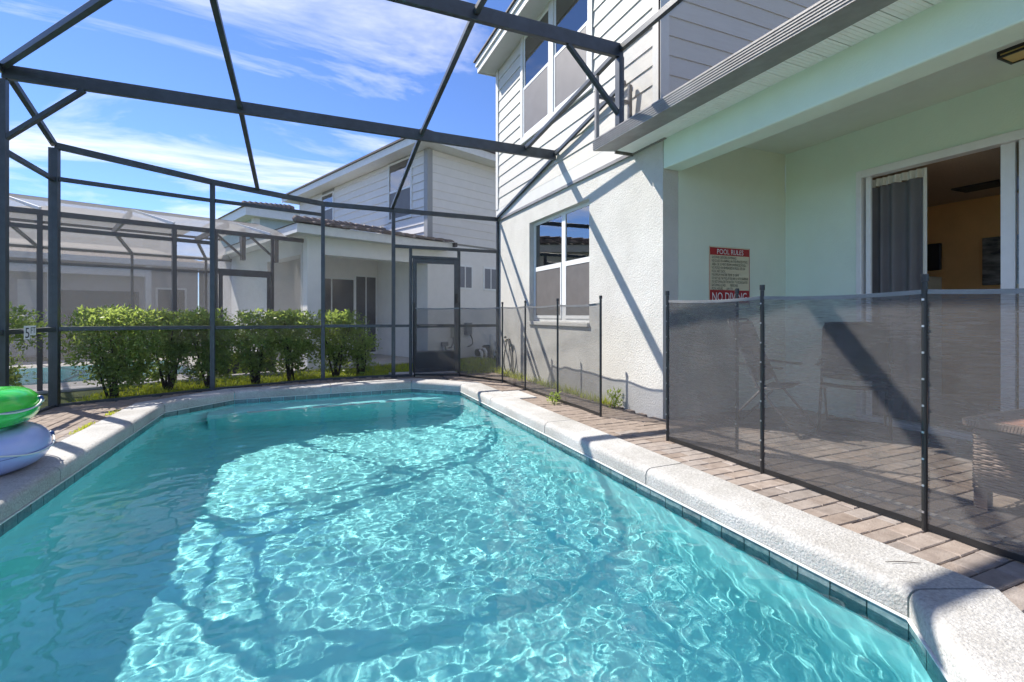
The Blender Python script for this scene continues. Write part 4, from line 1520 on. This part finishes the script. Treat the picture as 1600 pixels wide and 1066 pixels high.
def weed(loc, rad, hgt, nleaf, seed, label, size=0.04):
    rnd = random.Random(seed)
    mb = MB()
    for k in range(nleaf):
        a = rnd.uniform(0, 2 * math.pi)
        r_ = rad * math.sqrt(rnd.random())
        z = rnd.random() * hgt
        leaves(mb, [(loc[0] + r_ * math.cos(a), loc[1] + r_ * math.sin(a), z)], size, rnd, 0.9)
    for k in range(6):
        a = rnd.uniform(0, 2 * math.pi)
        p = Vector((loc[0], loc[1], -0.02))
        q = p + Vector((rad * 0.7 * math.cos(a), rad * 0.7 * math.sin(a), hgt))
        mb.tube([p, p.lerp(q, 0.5), q], [0.003, 0.0025, 0.0015], 5)
    o = mb.build('weed', M['leaf2'])
    tag(o, label, 'weed', 'weeds in the paving')
    return o


weed((2.72, 5.10), 0.075, 0.12, 70, 1, 'small leafy weed sprouting through the pavers by the far fence', 0.045)
weed((3.25, 4.60), 0.08, 0.19, 60, 20, 'tall weeds against the stucco wall right of the last far fence post', 0.05)


def tuft(x0_, x1_, y0_, y1_, nb, hmax, seed, label):
    rnd = random.Random(seed)
    mb = MB()
    for k in range(nb):
        x, y = rnd.uniform(x0_, x1_), rnd.uniform(y0_, y1_)
        h_ = hmax * (0.3 + 0.7 * rnd.random() ** 2)
        a = rnd.uniform(0, 6.28)
        dx_, dy_ = math.cos(a) * 0.0035, math.sin(a) * 0.0035
        lx_, ly_ = rnd.gauss(-0.1, 0.35) * h_, rnd.gauss(0, 0.35) * h_
        mb.add([(x - dx_, y - dy_, -0.01), (x + dx_, y + dy_, -0.01), (x + dx_ * 0.7 + lx_ * 0.4, y + dy_ * 0.7 + ly_ * 0.4, h_ * 0.6),
                (x - dx_ * 0.7 + lx_ * 0.4, y - dy_ * 0.7 + ly_ * 0.4, h_ * 0.6), (x + lx_, y + ly_, h_ * 0.95)], [(0, 1, 2, 3), (3, 2, 4)])
    return tag(mb.build('weed', M['grass']), label, 'weed', 'weeds in the paving')


tuft(3.22, 3.34, 4.70, 6.95, 560, 0.15, 31, 'long thin strip of grass weeds at the wall foot under the window')
tuft(3.12, 3.33, 7.00, 8.45, 360, 0.17, 32, 'grass weeds at the wall foot around the garden hose')
tuft(2.62, 3.10, 8.20, 8.48, 160, 0.11, 33, 'grass weeds at the foot of the enclosure right of the screen door')
tuft(-1.985, -1.94, 5.45, 5.95, 150, 0.03, 34, 'short weeds in the left coping joint nearest the swim rings')
tuft(-2.00, -1.94, 6.35, 6.65, 90, 0.03, 35, 'short weeds in the left coping joint towards the corner post')

# twig on the coping and a slotted deck drain behind the fence
tag(MB().tube([(2.262, 1.245, 0.016), (2.31, 1.222, 0.019), (2.365, 1.193, 0.017), (2.39, 1.182, 0.015)], [0.0012, 0.0018, 0.0016, 0.0008], 5).build('twig', M['bark']),
    'thin dry twig lying on the near right coping', 'twig')
dd = thing('deck_drain', 'slotted strip drain set in the pavers behind the near mesh fence', 'drain', (3.06, 1.0, -0.01))
MB().box(3.035, 3.085, -0.5, 1.95, -0.03, 0.0045).build('drain_body', M['grey_box'], dd)
for k in range(44):
    yy = -0.45 + k * 0.054
    MB().box(3.043, 3.077, yy, yy + 0.026, 0.0046, 0.0075).build('drain_slat', M['concrete'], dd)

# ------------------------------------------------------------------ neighbouring house with porch
NA = R(22)
NB_, NAx = Vector((math.cos(NA), math.sin(NA), 0)), Vector((-math.sin(NA), math.cos(NA), 0))
P0 = Vector((3.046, 11.638, 0))


def nf_(s, t, z):
    return P0 + NB_ * s + NAx * t + Vector((0, 0, z))


def xy(s, t):
    p = nf_(s, t, 0)
    return (p.x, p.y)


nh = thing('neighbour_house', 'white two-storey house with grey trimmed siding and tiled porch roof behind the hedge', 'house', nf_(0, 3, 0))


def nbox(name, m, *a, parent=None, bevel=0):
    return MB().fbox(nf_, *a).build(name, m, parent or nh, bevel=bevel)


w = MB()
w.fbox(nf_, -0.42, 6.0, 0.0, 0.2, -0.1, 2.85)
w.fbox(nf_, -0.42, -0.22, 0.2, 2.6, -0.1, 2.85)
w.fbox(nf_, -3.3, -0.42, 2.4, 2.6, -0.1, 2.85)
w.fbox(nf_, -3.3, -3.1, 2.6, 9.0, -0.1, 2.85)
w.build('stucco_wall', M['nwall'], nh)
nbox('porch_column', M['nwall'], -3.32, -2.97, 0.0, 0.35, -0.1, 2.31)
nbox('porch_beam', M['nwall'], -3.32, -0.422, 0.0, 0.28, 2.31, 2.66)
nbox('porch_beam', M['nwall'], -3.32, -3.04, 0.281, 2.4, 2.31, 2.66)
nbox('porch_ceiling', M['nwall'], -3.04, -0.42, 0.28, 2.4, 2.60, 2.655)
nbox('porch_slab', M['concrete'], -9.6, -0.42, -0.15, 6.0, -0.055, -0.02)
for sa, sb, z0_, z1_ in ((-2.35, -1.15, 0.5, 2.0), (-0.62 - 0.45, -0.5, 0.05, 2.1)):
    wnd = nbox('porch_window', M['vinyl'], sa - 0.04, sb + 0.04, 2.37, 2.399, z0_ - 0.04, z1_ + 0.04)
    sm = (sa + sb) / 2
    nbox('pane', M['pane_grey'], sa, sm - 0.02, 2.362, 2.3695, z0_, z1_, parent=wnd)
    nbox('pane', M['pane_grey'], sm + 0.02, sb, 2.362, 2.3695, z0_, z1_, parent=wnd)
for sa, sb, z0_, z1_ in ((0.52, 0.96, 1.78, 2.32), (1.43, 1.87, 1.78, 2.32)):
    wnd = nbox('small_window', M['vinyl'], sa - 0.05, sb + 0.05, -0.02, -0.001, z0_ - 0.05, z1_ + 0.05)
    nbox('pane', M['blind'], sa, sb, -0.024, -0.0205, z0_, z1_, parent=wnd)
    nbox('pane_bar', M['vinyl'], (sa + sb) / 2 - 0.015, (sa + sb) / 2 + 0.015, -0.03, -0.0245, z0_, z1_, parent=wnd)
# upper storey
nu = MB()
nu.fbox(nf_, -0.40, 6.0, 0.02, 8.0, 2.851, 5.14)
nuo = nu.build('upper_wall', M['sheath'], nh)
o0 = xy(0, 0.02)
planks(nuo, M['nsiding'], o0, (NB_.x, NB_.y), (-NAx.x, -NAx.y), -0.29, 6.0, 2.90, 5.13, 0.21)
o1 = xy(-0.40, 0)
planks(nuo, M['nsiding'], o1, (NAx.x, NAx.y), (-NB_.x, -NB_.y), 0.13, 7.9, 2.90, 5.13, 0.21, [(0.66, 1.80, 3.55, 5.2), (5.12, 6.06, 4.0, 5.05)], tb=0.034, tt=0.008)
nc = MB()
nc.fbox(nf_, -0.44, -0.401, -0.02, 0.13, 2.86, 5.13)
nc.fbox(nf_, -0.401, -0.29, -0.022, 0.019, 2.86, 5.13)
nc.build('corner_board', M['ntrim'], nh)
for ta, tb_, z0_, z1_ in ((0.72, 1.74, 3.62, 5.06), (5.18, 6.0, 4.06, 4.98)):
    wnd = MB()
    wnd.fbox(nf_, -0.452, -0.402, ta - 0.06, ta, z0_ - 0.07, z1_ + 0.05)
    wnd.fbox(nf_, -0.452, -0.402, tb_, tb_ + 0.06, z0_ - 0.07, z1_ + 0.05)
    wnd.fbox(nf_, -0.451, -0.402, ta, tb_, z0_ - 0.07, z0_)
    wnd.fbox(nf_, -0.451, -0.402, ta, tb_, z1_, z1_ + 0.05)
    wno = wnd.build('upper_window', M['nfascia'], nh)
    zmid = (z0_ + z1_) / 2
    nbox('meeting_rail', M['vinyl'], -0.440, -0.425, ta, tb_, zmid - 0.025, zmid + 0.025, parent=wno)
    nbox('pane', M['glass'], -0.430, -0.4285, ta, tb_, zmid + 0.0251, z1_, parent=wno)
    nbox('insect_screen', M['wscreen'], -0.433, -0.4315, ta, tb_, z0_, zmid - 0.0251, parent=wno)
    nbox('blind', M['blind'], -0.408, -0.4045, ta, tb_, z0_, z1_, parent=wno)
# upper eaves and roof
ne = MB()
ne.fbox(nf_, -0.85, 6.4, -0.45, 8.4, 5.142, 5.16)
ne.build('eave_soffit', M['nfascia'], nh)
nfas = MB()
nfas.fbox(nf_, -0.875, -0.851, -0.475, 8.42, 5.12, 5.30)
nfas.fbox(nf_, -0.85, 6.4, -0.475, -0.451, 5.12, 5.30)
nfas.build('fascia', M['nfascia'], nh)
nr = MB()
rr = [nf_(-0.92, -0.52, 5.302), nf_(6.5, -0.52, 5.302), nf_(6.5, 8.5, 5.302), nf_(-0.92, 8.5, 5.302), nf_(3.0, 3.6, 6.55), nf_(3.0, 4.6, 6.55),
      nf_(-0.92, -0.52, 5.35), nf_(6.5, -0.52, 5.35), nf_(6.5, 8.5, 5.35), nf_(-0.92, 8.5, 5.35)]
nr.add(rr, [(0, 3, 2, 1), (0, 1, 7, 6), (1, 2, 8, 7), (2, 3, 9, 8), (3, 0, 6, 9), (6, 7, 4), (7, 8, 5, 4), (8, 9, 5), (9, 6, 4, 5)])
nr.build('roof', M['roofdark'], nh)

# porch roof: front slope and left hip, barrel tiles
RISE = 0.50
slope = math.atan2(RISE, 2.4)
el, er, et, ez = -3.70, 0.06, -0.42, 2.84
fa = MB()
fa.fbox(nf_, el + 0.03, er - 0.02, et + 0.03, et + 0.055, 2.64, 2.815)
fa.fbox(nf_, el + 0.03, el + 0.055, et + 0.0551, 6.0, 2.64, 2.815)
fa.build('porch_fascia', M['nfascia'], nh)
nbox('porch_soffit', M['nfascia'], el + 0.056, er - 0.02, et + 0.056, -0.001, 2.66, 2.672)
nbox('porch_soffit', M['nfascia'], el + 0.056, -3.321, 0.0, 6.0, 2.66, 2.672)
nbox('gutter_end', M['roofdark'], er - 0.019, er + 0.06, et - 0.06, et + 0.06, 2.73, 2.83)
rt = MB()
hip = (-3.70 + 2.4, 2.0)
rt.add([nf_(el, et, 2.82), nf_(er, et, 2.82), nf_(er, 2.0, 2.82 + RISE), nf_(hip[0], hip[1], 2.82 + RISE), nf_(el, 6.0, 2.82), nf_(hip[0], 6.0, 2.82 + RISE)],
       [(0, 1, 2, 3), (0, 3, 5, 4)])
rto = rt.build('porch_roof', M['roofdark'], nh)
tmesh = bpy.data.meshes.new('roof_tile')
tv, tf = [], []
K_ = 6
for j in (0, 1):
    for k in range(K_ + 1):
        a = math.pi * k / K_
        rad = 0.135 if j == 0 else 0.12
        tv.append((-rad * math.cos(a), -0.02 + j * 0.38, 0.055 * math.sin(a) + (0.018 if j == 0 else 0.0)))
for k in range(K_):
    tf.append((k, k + 1, K_ + 2 + k, K_ + 1 + k))
tf.append(tuple(range(K_, -1, -1)))
tmesh.from_pydata(tv, [], tf)
tmesh.polygons.foreach_set('use_smooth', [True] * K_ + [False])
tmesh.materials.append(M['rooftile'])
r_ = 0
while True:
    t_ = et - 0.03 + r_ * 0.33 * math.cos(slope)
    if t_ > 1.9:
        break
    z_ = 2.825 + (t_ - et) * math.tan(slope)
    s_ = er - 0.16
    while s_ > el + (t_ - et) * 1.0 - 0.05:
        if not (t_ > 0.25 and s_ > -0.5):
            p = nf_(s_, t_, z_)
            o = bpy.data.objects.new('roof_tile', tmesh)
            C.objects.link(o)
            o.parent = rto
            o.location = p - WL[rto.as_pointer()]
            o.rotation_euler = (slope, 0, NA)
        s_ -= 0.285
    r_ += 1
hp0, hp1 = nf_(el, et, 2.86), nf_(hip[0], hip[1], 2.88 + RISE)
d_ = hp1 - hp0
for k in range(9):
    a = hp0 + d_ * (k / 9)
    b = hp0 + d_ * ((k + 1.15) / 9)
    MB().tube([a + Vector((0, 0, 0.02)), b], [0.075, 0.06], 8).build('hip_tile', M['rooftile'], rto, smooth=True)
for k in range(4):
    a = nf_(hip[0] + 0.02 + k * 0.24, 2.0, 2.89 + RISE)
    b = nf_(hip[0] + 0.02 + (k + 1.15) * 0.24, 2.0, 2.87 + RISE)
    MB().tube([a, b], [0.075, 0.06], 8).build('ridge_tile', M['rooftile'], rto, smooth=True)

# equipment against the neighbouring wall
q = thing('meter_box', 'beige utility box with looping conduits on the white neighbouring wall', 'utility box', nf_(0.36, -0.02, 0.3))
nbx = lambda name, m, par, *a, bevel=0.0: MB().fbox(nf_, *a).build(name, m, par, bevel=bevel)
nbx('box', M['beige_box'], q, 0.28, 0.44, -0.12, -0.001, 0.50, 0.80, bevel=0.008)
MB().tube([nf_(0.33, -0.06, 0.5), nf_(0.32, -0.06, 0.35), nf_(0.25, -0.06, 0.24), nf_(0.18, -0.06, 0.24)], 0.018, 8).build('conduit', M['grey_box'], q, smooth=True)
MB().tube([nf_(0.39, -0.06, 0.5), nf_(0.40, -0.06, 0.35), nf_(0.46, -0.06, 0.22), nf_(0.54, -0.06, 0.22)], 0.018, 8).build('conduit', M['grey_box'], q, smooth=True)
q = thing('conduit_box', 'small dark junction box on a white pipe beside the beige box', 'junction box', nf_(0.05, -0.02, 0))
nbx('box', M['grey_box'], q, -0.03, 0.13, -0.11, -0.001, 0.29, 0.39, bevel=0.006)
MB().tube([nf_(0.02, -0.06, -0.05), nf_(0.02, -0.06, 0.29)], 0.018, 8).build('pipe', M['pvc'], q, smooth=True)
MB().tube([nf_(0.08, -0.06, -0.05), nf_(0.08, -0.06, 0.29)], 0.012, 8).build('pipe', M['grey_box'], q, smooth=True)
q = thing('timer_box', 'grey pool timer box with a black cable above the pumps', 'timer box', nf_(0.85, -0.02, 0.4))
nbx('box', M['grey_box'], q, 0.72, 0.90, -0.12, -0.001, 0.55, 0.86, bevel=0.008)
MB().tube([nf_(0.86, -0.08, 0.55), nf_(0.93, -0.08, 0.45), nf_(0.95, -0.08, 0.32), nf_(0.88, -0.08, 0.26), nf_(0.78, -0.08, 0.24)], 0.013, 8).build('cable', M['hose'], q, smooth=True)


def pump(s, label):
    t = thing('pool_pump', label, 'pump', nf_(s, -0.4, -0.05), 'pool pumps by the neighbouring wall')
    MB().tube([nf_(s - 0.18, -0.4, 0.10), nf_(s + 0.14, -0.4, 0.10)], 0.10, 12).build('motor', M['black'], t, smooth=False, bevel=0.012)
    MB().tube([nf_(s + 0.14, -0.4, -0.02), nf_(s + 0.14, -0.4, 0.25), nf_(s + 0.14, -0.4, 0.28)], [0.10, 0.11, 0.08], 12).build('strainer', M['black'], t, bevel=0.01)
    MB().tube([nf_(s + 0.02, -0.52, -0.06), nf_(s + 0.02, -0.52, 0.13), nf_(s + 0.02, -0.47, 0.18), nf_(s + 0.02, -0.40, 0.19)], 0.036, 10).build('inlet_pipe', M['pvc'], t, smooth=True)
    MB().tube([nf_(s - 0.14, -0.54, -0.06), nf_(s - 0.14, -0.54, 0.10), nf_(s - 0.14, -0.46, 0.16)], 0.036, 10).build('outlet_pipe', M['pvc'], t, smooth=True)
    return t


pump(1.00, 'black pool pump with white elbows, left of the tall white pipe')
pump(1.72, 'black pool pump right of the tall white pipe')
q = thing('filter_pipe', 'tall white plastic filter pipe between the two pool pumps', 'pipe', nf_(1.33, -0.4, -0.05))
MB().tube([nf_(1.33, -0.4, -0.06), nf_(1.33, -0.4, 0.52), nf_(1.33, -0.4, 0.54)], [0.065, 0.065, 0.05], 14).build('pipe', M['pvc'], q, smooth=True)
MB().tube([nf_(1.33, -0.4, 0.12), nf_(2.3, -0.4, 0.14)], 0.03, 10).build('cross_pipe', M['pvc'], q, smooth=True)
MB().tube([nf_(1.75, -0.1, 0.32), nf_(2.4, -0.1, 0.32)], 0.03, 10).build('cross_pipe', M['pvc'], q, smooth=True)

# ------------------------------------------------------------------ neighbouring enclosure
ne_ = thing('neighbour_enclosure', 'brown screen enclosure with pale mesh roof behind the hedge', 'screen enclosure', nf_(-6, 2.5, 0))
NBZ = M['nbronze']


def nbar(name, a, b, w_, h_, up=(0, 0, 1), m=None):
    return MB().bar(nf_(*a), nf_(*b), w_, h_, up).build(name, m or NBZ, ne_)


ZC, ZT, TB = 2.545, 2.93, 4.9
S0, S1 = -10.2, -3.40
for s_ in (-4.93, -5.53, -7.13, -8.9, S0):
    nbar('post', (s_, 0, -0.05), (s_, 0, ZC - 0.03), 0.06, 0.09, (NAx.x, NAx.y, 0))
nbar('post', (-3.98, 0, -0.05), (-3.98, 0, ZC - 0.03), 0.045, 0.05, (NAx.x, NAx.y, 0))
nbar('eave_rail', (S0, 0, ZC), (S1, 0, ZC), 0.055, 0.075)
nbar('upper_rail', (S0, 0, 2.33), (-5.0, 0, 2.33), 0.05, 0.06)
nbar('mid_rail', (S0, 0, 0.85), (-5.0, 0, 0.85), 0.05, 0.05)
nbar('door_header', (-4.9, 0, 1.86), (-4.0, 0, 1.86), 0.05, 0.06)
dfr = MB()
dfr.fbox(nf_, -4.88, -4.82, -0.03, 0.0, 0.0, 1.83).fbox(nf_, -4.08, -4.02, -0.03, 0.0, 0.0, 1.83).fbox(nf_, -4.82, -4.08, -0.03, 0.0, 1.77, 1.83).fbox(nf_, -4.82, -4.08, -0.03, 0.0, 0.0, 0.35)
dfr.build('screen_door', NBZ, ne_)
for s_ in (-4.0, -5.53, -7.13, -8.9):
    nbar('rafter', (s_, 0.02, ZC + 0.06), (s_ - 0.45, 1.1, ZT), 0.035, 0.04, m=M['white_alu'])
    nbar('roof_beam', (s_ - 0.45, 1.1, ZT - 0.06), (s_ - 0.45, TB - 1.1, ZT - 0.06), 0.05, 0.11)
    nbar('rafter', (s_ - 0.45, TB - 1.1, ZT - 0.03), (s_, TB, ZC), 0.05, 0.06)
    nbar('post', (s_, TB, -0.05), (s_, TB, ZC), 0.05, 0.06, (NAx.x, NAx.y, 0))
nbar('back_rail', (S0, TB, ZC), (S1, TB, ZC), 0.05, 0.08)
nbar('back_rail', (S0, TB, 0.85), (S1, TB, 0.85), 0.05, 0.05)
nbar('back_rail', (S0, TB, 2.2), (S1, TB, 2.2), 0.05, 0.06)
nbar('ridge_rail', (S0, 1.1, ZT), (-3.9, 1.1, ZT), 0.05, 0.05)
nbar('ridge_rail', (S0, TB - 1.1, ZT), (-3.9, TB - 1.1, ZT), 0.05, 0.05)
for s_ in (-4.35, -3.75):
    nbar('hanger', (s_, 0.5, 2.12), (s_, 0.5, 2.72), 0.07, 0.12, (NAx.x, NAx.y, 0))
    nbar('hanger_brace', (s_ - 0.02, 0.5, 2.20), (s_ - 0.5, 0.5, 2.62), 0.035, 0.05, (NAx.x, NAx.y, 0))


def npanel(m, *q):
    MB().add([nf_(*p) for p in q], [tuple(range(len(q)))]).build('screen_panel', m, ne_)


NS_, NRS = M['nscreen'], M['nroof_screen']
for a, b in ((S0, -8.9), (-8.9, -7.13), (-7.13, -5.53), (-5.53, -4.93), (-4.93, -3.98), (-3.98, S1)):
    npanel(NS_, (a, 0.012, 0.0), (b, 0.012, 0.0), (b, 0.012, ZC - 0.03), (a, 0.012, ZC - 0.03))
    npanel(NRS, (a, 0.012, ZC + 0.02), (b, 0.012, ZC + 0.02), (min(b - 0.45, -3.9), 1.1, ZT + 0.03), (a - 0.45, 1.1, ZT + 0.03))
npanel(NRS, (S0, 1.1, ZT + 0.03), (-3.95, 1.1, ZT + 0.03), (-3.95, TB - 1.1, ZT + 0.03), (S0, TB - 1.1, ZT + 0.03))
npanel(NS_, (S0, TB, 0.0), (S1, TB, 0.0), (S1, TB, ZC), (S0, TB, ZC))
npanel(NRS, (S0, TB, ZC), (S1, TB, ZC), (-3.95, TB - 1.1, ZT), (S0, TB - 1.1, ZT))
MB().fbox(nf_, -9.0, -5.0, 0.9, 4.0, -0.05, -0.008).build('far_pool_surface', M['npool'], ne_)

# folded parasol by the neighbouring pool
fp = thing('folded_parasol', 'dark green folded parasol leaning behind the depth marker', 'parasol', (-4.05, 8.62, -0.06))
MB().tube([(-4.05, 8.62, -0.06), (-3.98, 8.62, 0.15), (-3.9, 8.62, 0.42), (-3.84, 8.62, 0.60)], [0.10, 0.20, 0.11, 0.015], 9).build('canopy', M['parasol'], fp, smooth=True)
MB().tube([(-4.05, 8.62, -0.06), (-3.82, 8.62, 0.64)], 0.012, 6).build('pole', M['black'], fp)

# ------------------------------------------------------------------ houses farther back
gh = thing('far_house', 'grey house with low hip roof seen through the neighbouring enclosure', 'house', nf_(-6, 10, 0))


def gbox(name, m, *a, parent=None):
    return MB().fbox(nf_, *a).build(name, m, parent or gh)


gbox('wall', M['greywall'], -9.5, -3.5, 8.2, 14, -0.1, 2.65)
gbox('upper_wall', M['greywall'], -7.9, -3.6, 11.0, 14, 2.65, 4.1)
gw_ = MB()
gw_.add([nf_(-9.9, 7.7, 2.65), nf_(-3.1, 7.7, 2.65), nf_(-3.1, 14.4, 2.65), nf_(-9.9, 14.4, 2.65), nf_(-7.6, 10.8, 3.55), nf_(-5.4, 10.8, 3.55)],
        [(0, 3, 2, 1), (0, 1, 5, 4), (1, 2, 5), (2, 3, 4, 5), (3, 0, 4)])
gro = gw_.build('roof', M['rooftile'], gh)
gu = MB()
gu.add([nf_(-8.4, 10.5, 4.1), nf_(-3.2, 10.5, 4.1), nf_(-3.2, 14.5, 4.1), nf_(-8.4, 14.5, 4.1), nf_(-6.6, 12.5, 4.75), nf_(-5.0, 12.5, 4.75)],
       [(0, 3, 2, 1), (0, 1, 5, 4), (1, 2, 5), (2, 3, 4, 5), (3, 0, 4)])
gu.build('upper_roof', M['rooftile'], gh)
gbox('fascia', M['nfascia'], -9.92, -3.08, 7.66, 7.70, 2.52, 2.68)
gbox('porch_opening', M['dark_room'], -6.8, -5.0, 8.17, 8.199, 0.0, 1.75)
gbox('door_panel', M['nfascia'], -7.5, -7.1, 8.17, 8.199, 0.0, 2.0)
for sa in (-9.3, -8.35):
    wq = gbox('window', M['vinyl'], sa, sa + 0.7, 8.165, 8.199, 0.9, 2.0)
    gbox('pane', M['pane_grey'], sa + 0.05, sa + 0.33, 8.155, 8.164, 0.96, 1.94, parent=wq)
    gbox('pane', M['pane_grey'], sa + 0.37, sa + 0.65, 8.155, 8.164, 0.96, 1.94, parent=wq)
for sa in (-7.95, -6.95, -4.9):
    gbox('porch_post', M['nfascia'], sa, sa + 0.14, 7.72, 7.86, -0.1, 2.5)
gbox('porch_header', M['nfascia'], -7.95, -4.76, 7.74, 7.84, 2.18, 2.4)
for sa in (-7.2, -5.6, -4.6):
    wq = gbox('upper_window', M['vinyl'], sa, sa + 0.6, 10.965, 10.999, 3.2, 4.0)
    gbox('pane', M['blind'], sa + 0.05, sa + 0.55, 10.955, 10.964, 3.25, 3.95, parent=wq)
wn_ = gbox('window', M['vinyl'], -4.6, -3.8, 8.165, 8.199, 0.9, 1.9)
gbox('pane', M['dark_room'], -4.54, -3.86, 8.155, 8.164, 0.96, 1.84, parent=wn_)

bc = Vector((-2.33, 24.9, 0))


def bf(s, t, z):
    return bc + NB_ * s + NAx * t + Vector((0, 0, z))


bh = thing('far_house', 'pale blue house with brown tiled roof showing between the enclosure and the white house', 'house', bf(2, 2, 0))
MB().fbox(bf, 0, 7, 0, 7, -0.1, 5.55).build('wall', M['bluewall'], bh)
MB().fbox(bf, -0.06, 0.22, -0.06, 0.22, -0.1, 5.549).build('corner_board', M['nfascia'], bh)
MB().fbox(bf, -0.5, 7.5, -0.5, 7.5, 5.55, 5.95).build('fascia', M['nfascia'], bh)
hr = MB()
hr.add([bf(-0.6, -0.6, 5.955), bf(7.6, -0.6, 5.955), bf(7.6, 7.6, 5.955), bf(-0.6, 7.6, 5.955), bf(2.6, 2.4, 6.75), bf(4.4, 2.4, 6.75)],
       [(0, 3, 2, 1), (0, 1, 5, 4), (1, 2, 5), (2, 3, 4, 5), (3, 0, 4)])
hro = hr.build('roof', M['rooftile'], bh)
for k in range(10):
    a = bf(-0.6, -0.6, 5.98).lerp(bf(2.6, 2.4, 6.80), k / 10)
    b = bf(-0.6, -0.6, 5.98).lerp(bf(2.6, 2.4, 6.80), (k + 1.1) / 10)
    MB().tube([a + Vector((0, 0, 0.03)), b], [0.14, 0.10], 8).build('hip_tile', M['rooftile'], hro, smooth=True)
wv1 = MB().fbox(bf, -0.03, -0.001, 1.0, 2.3, 4.0, 5.2).build('window', M['nfascia'], bh)
MB().fbox(bf, -0.04, -0.031, 1.1, 2.2, 4.1, 5.1).build('pane', M['blind'], wv1)
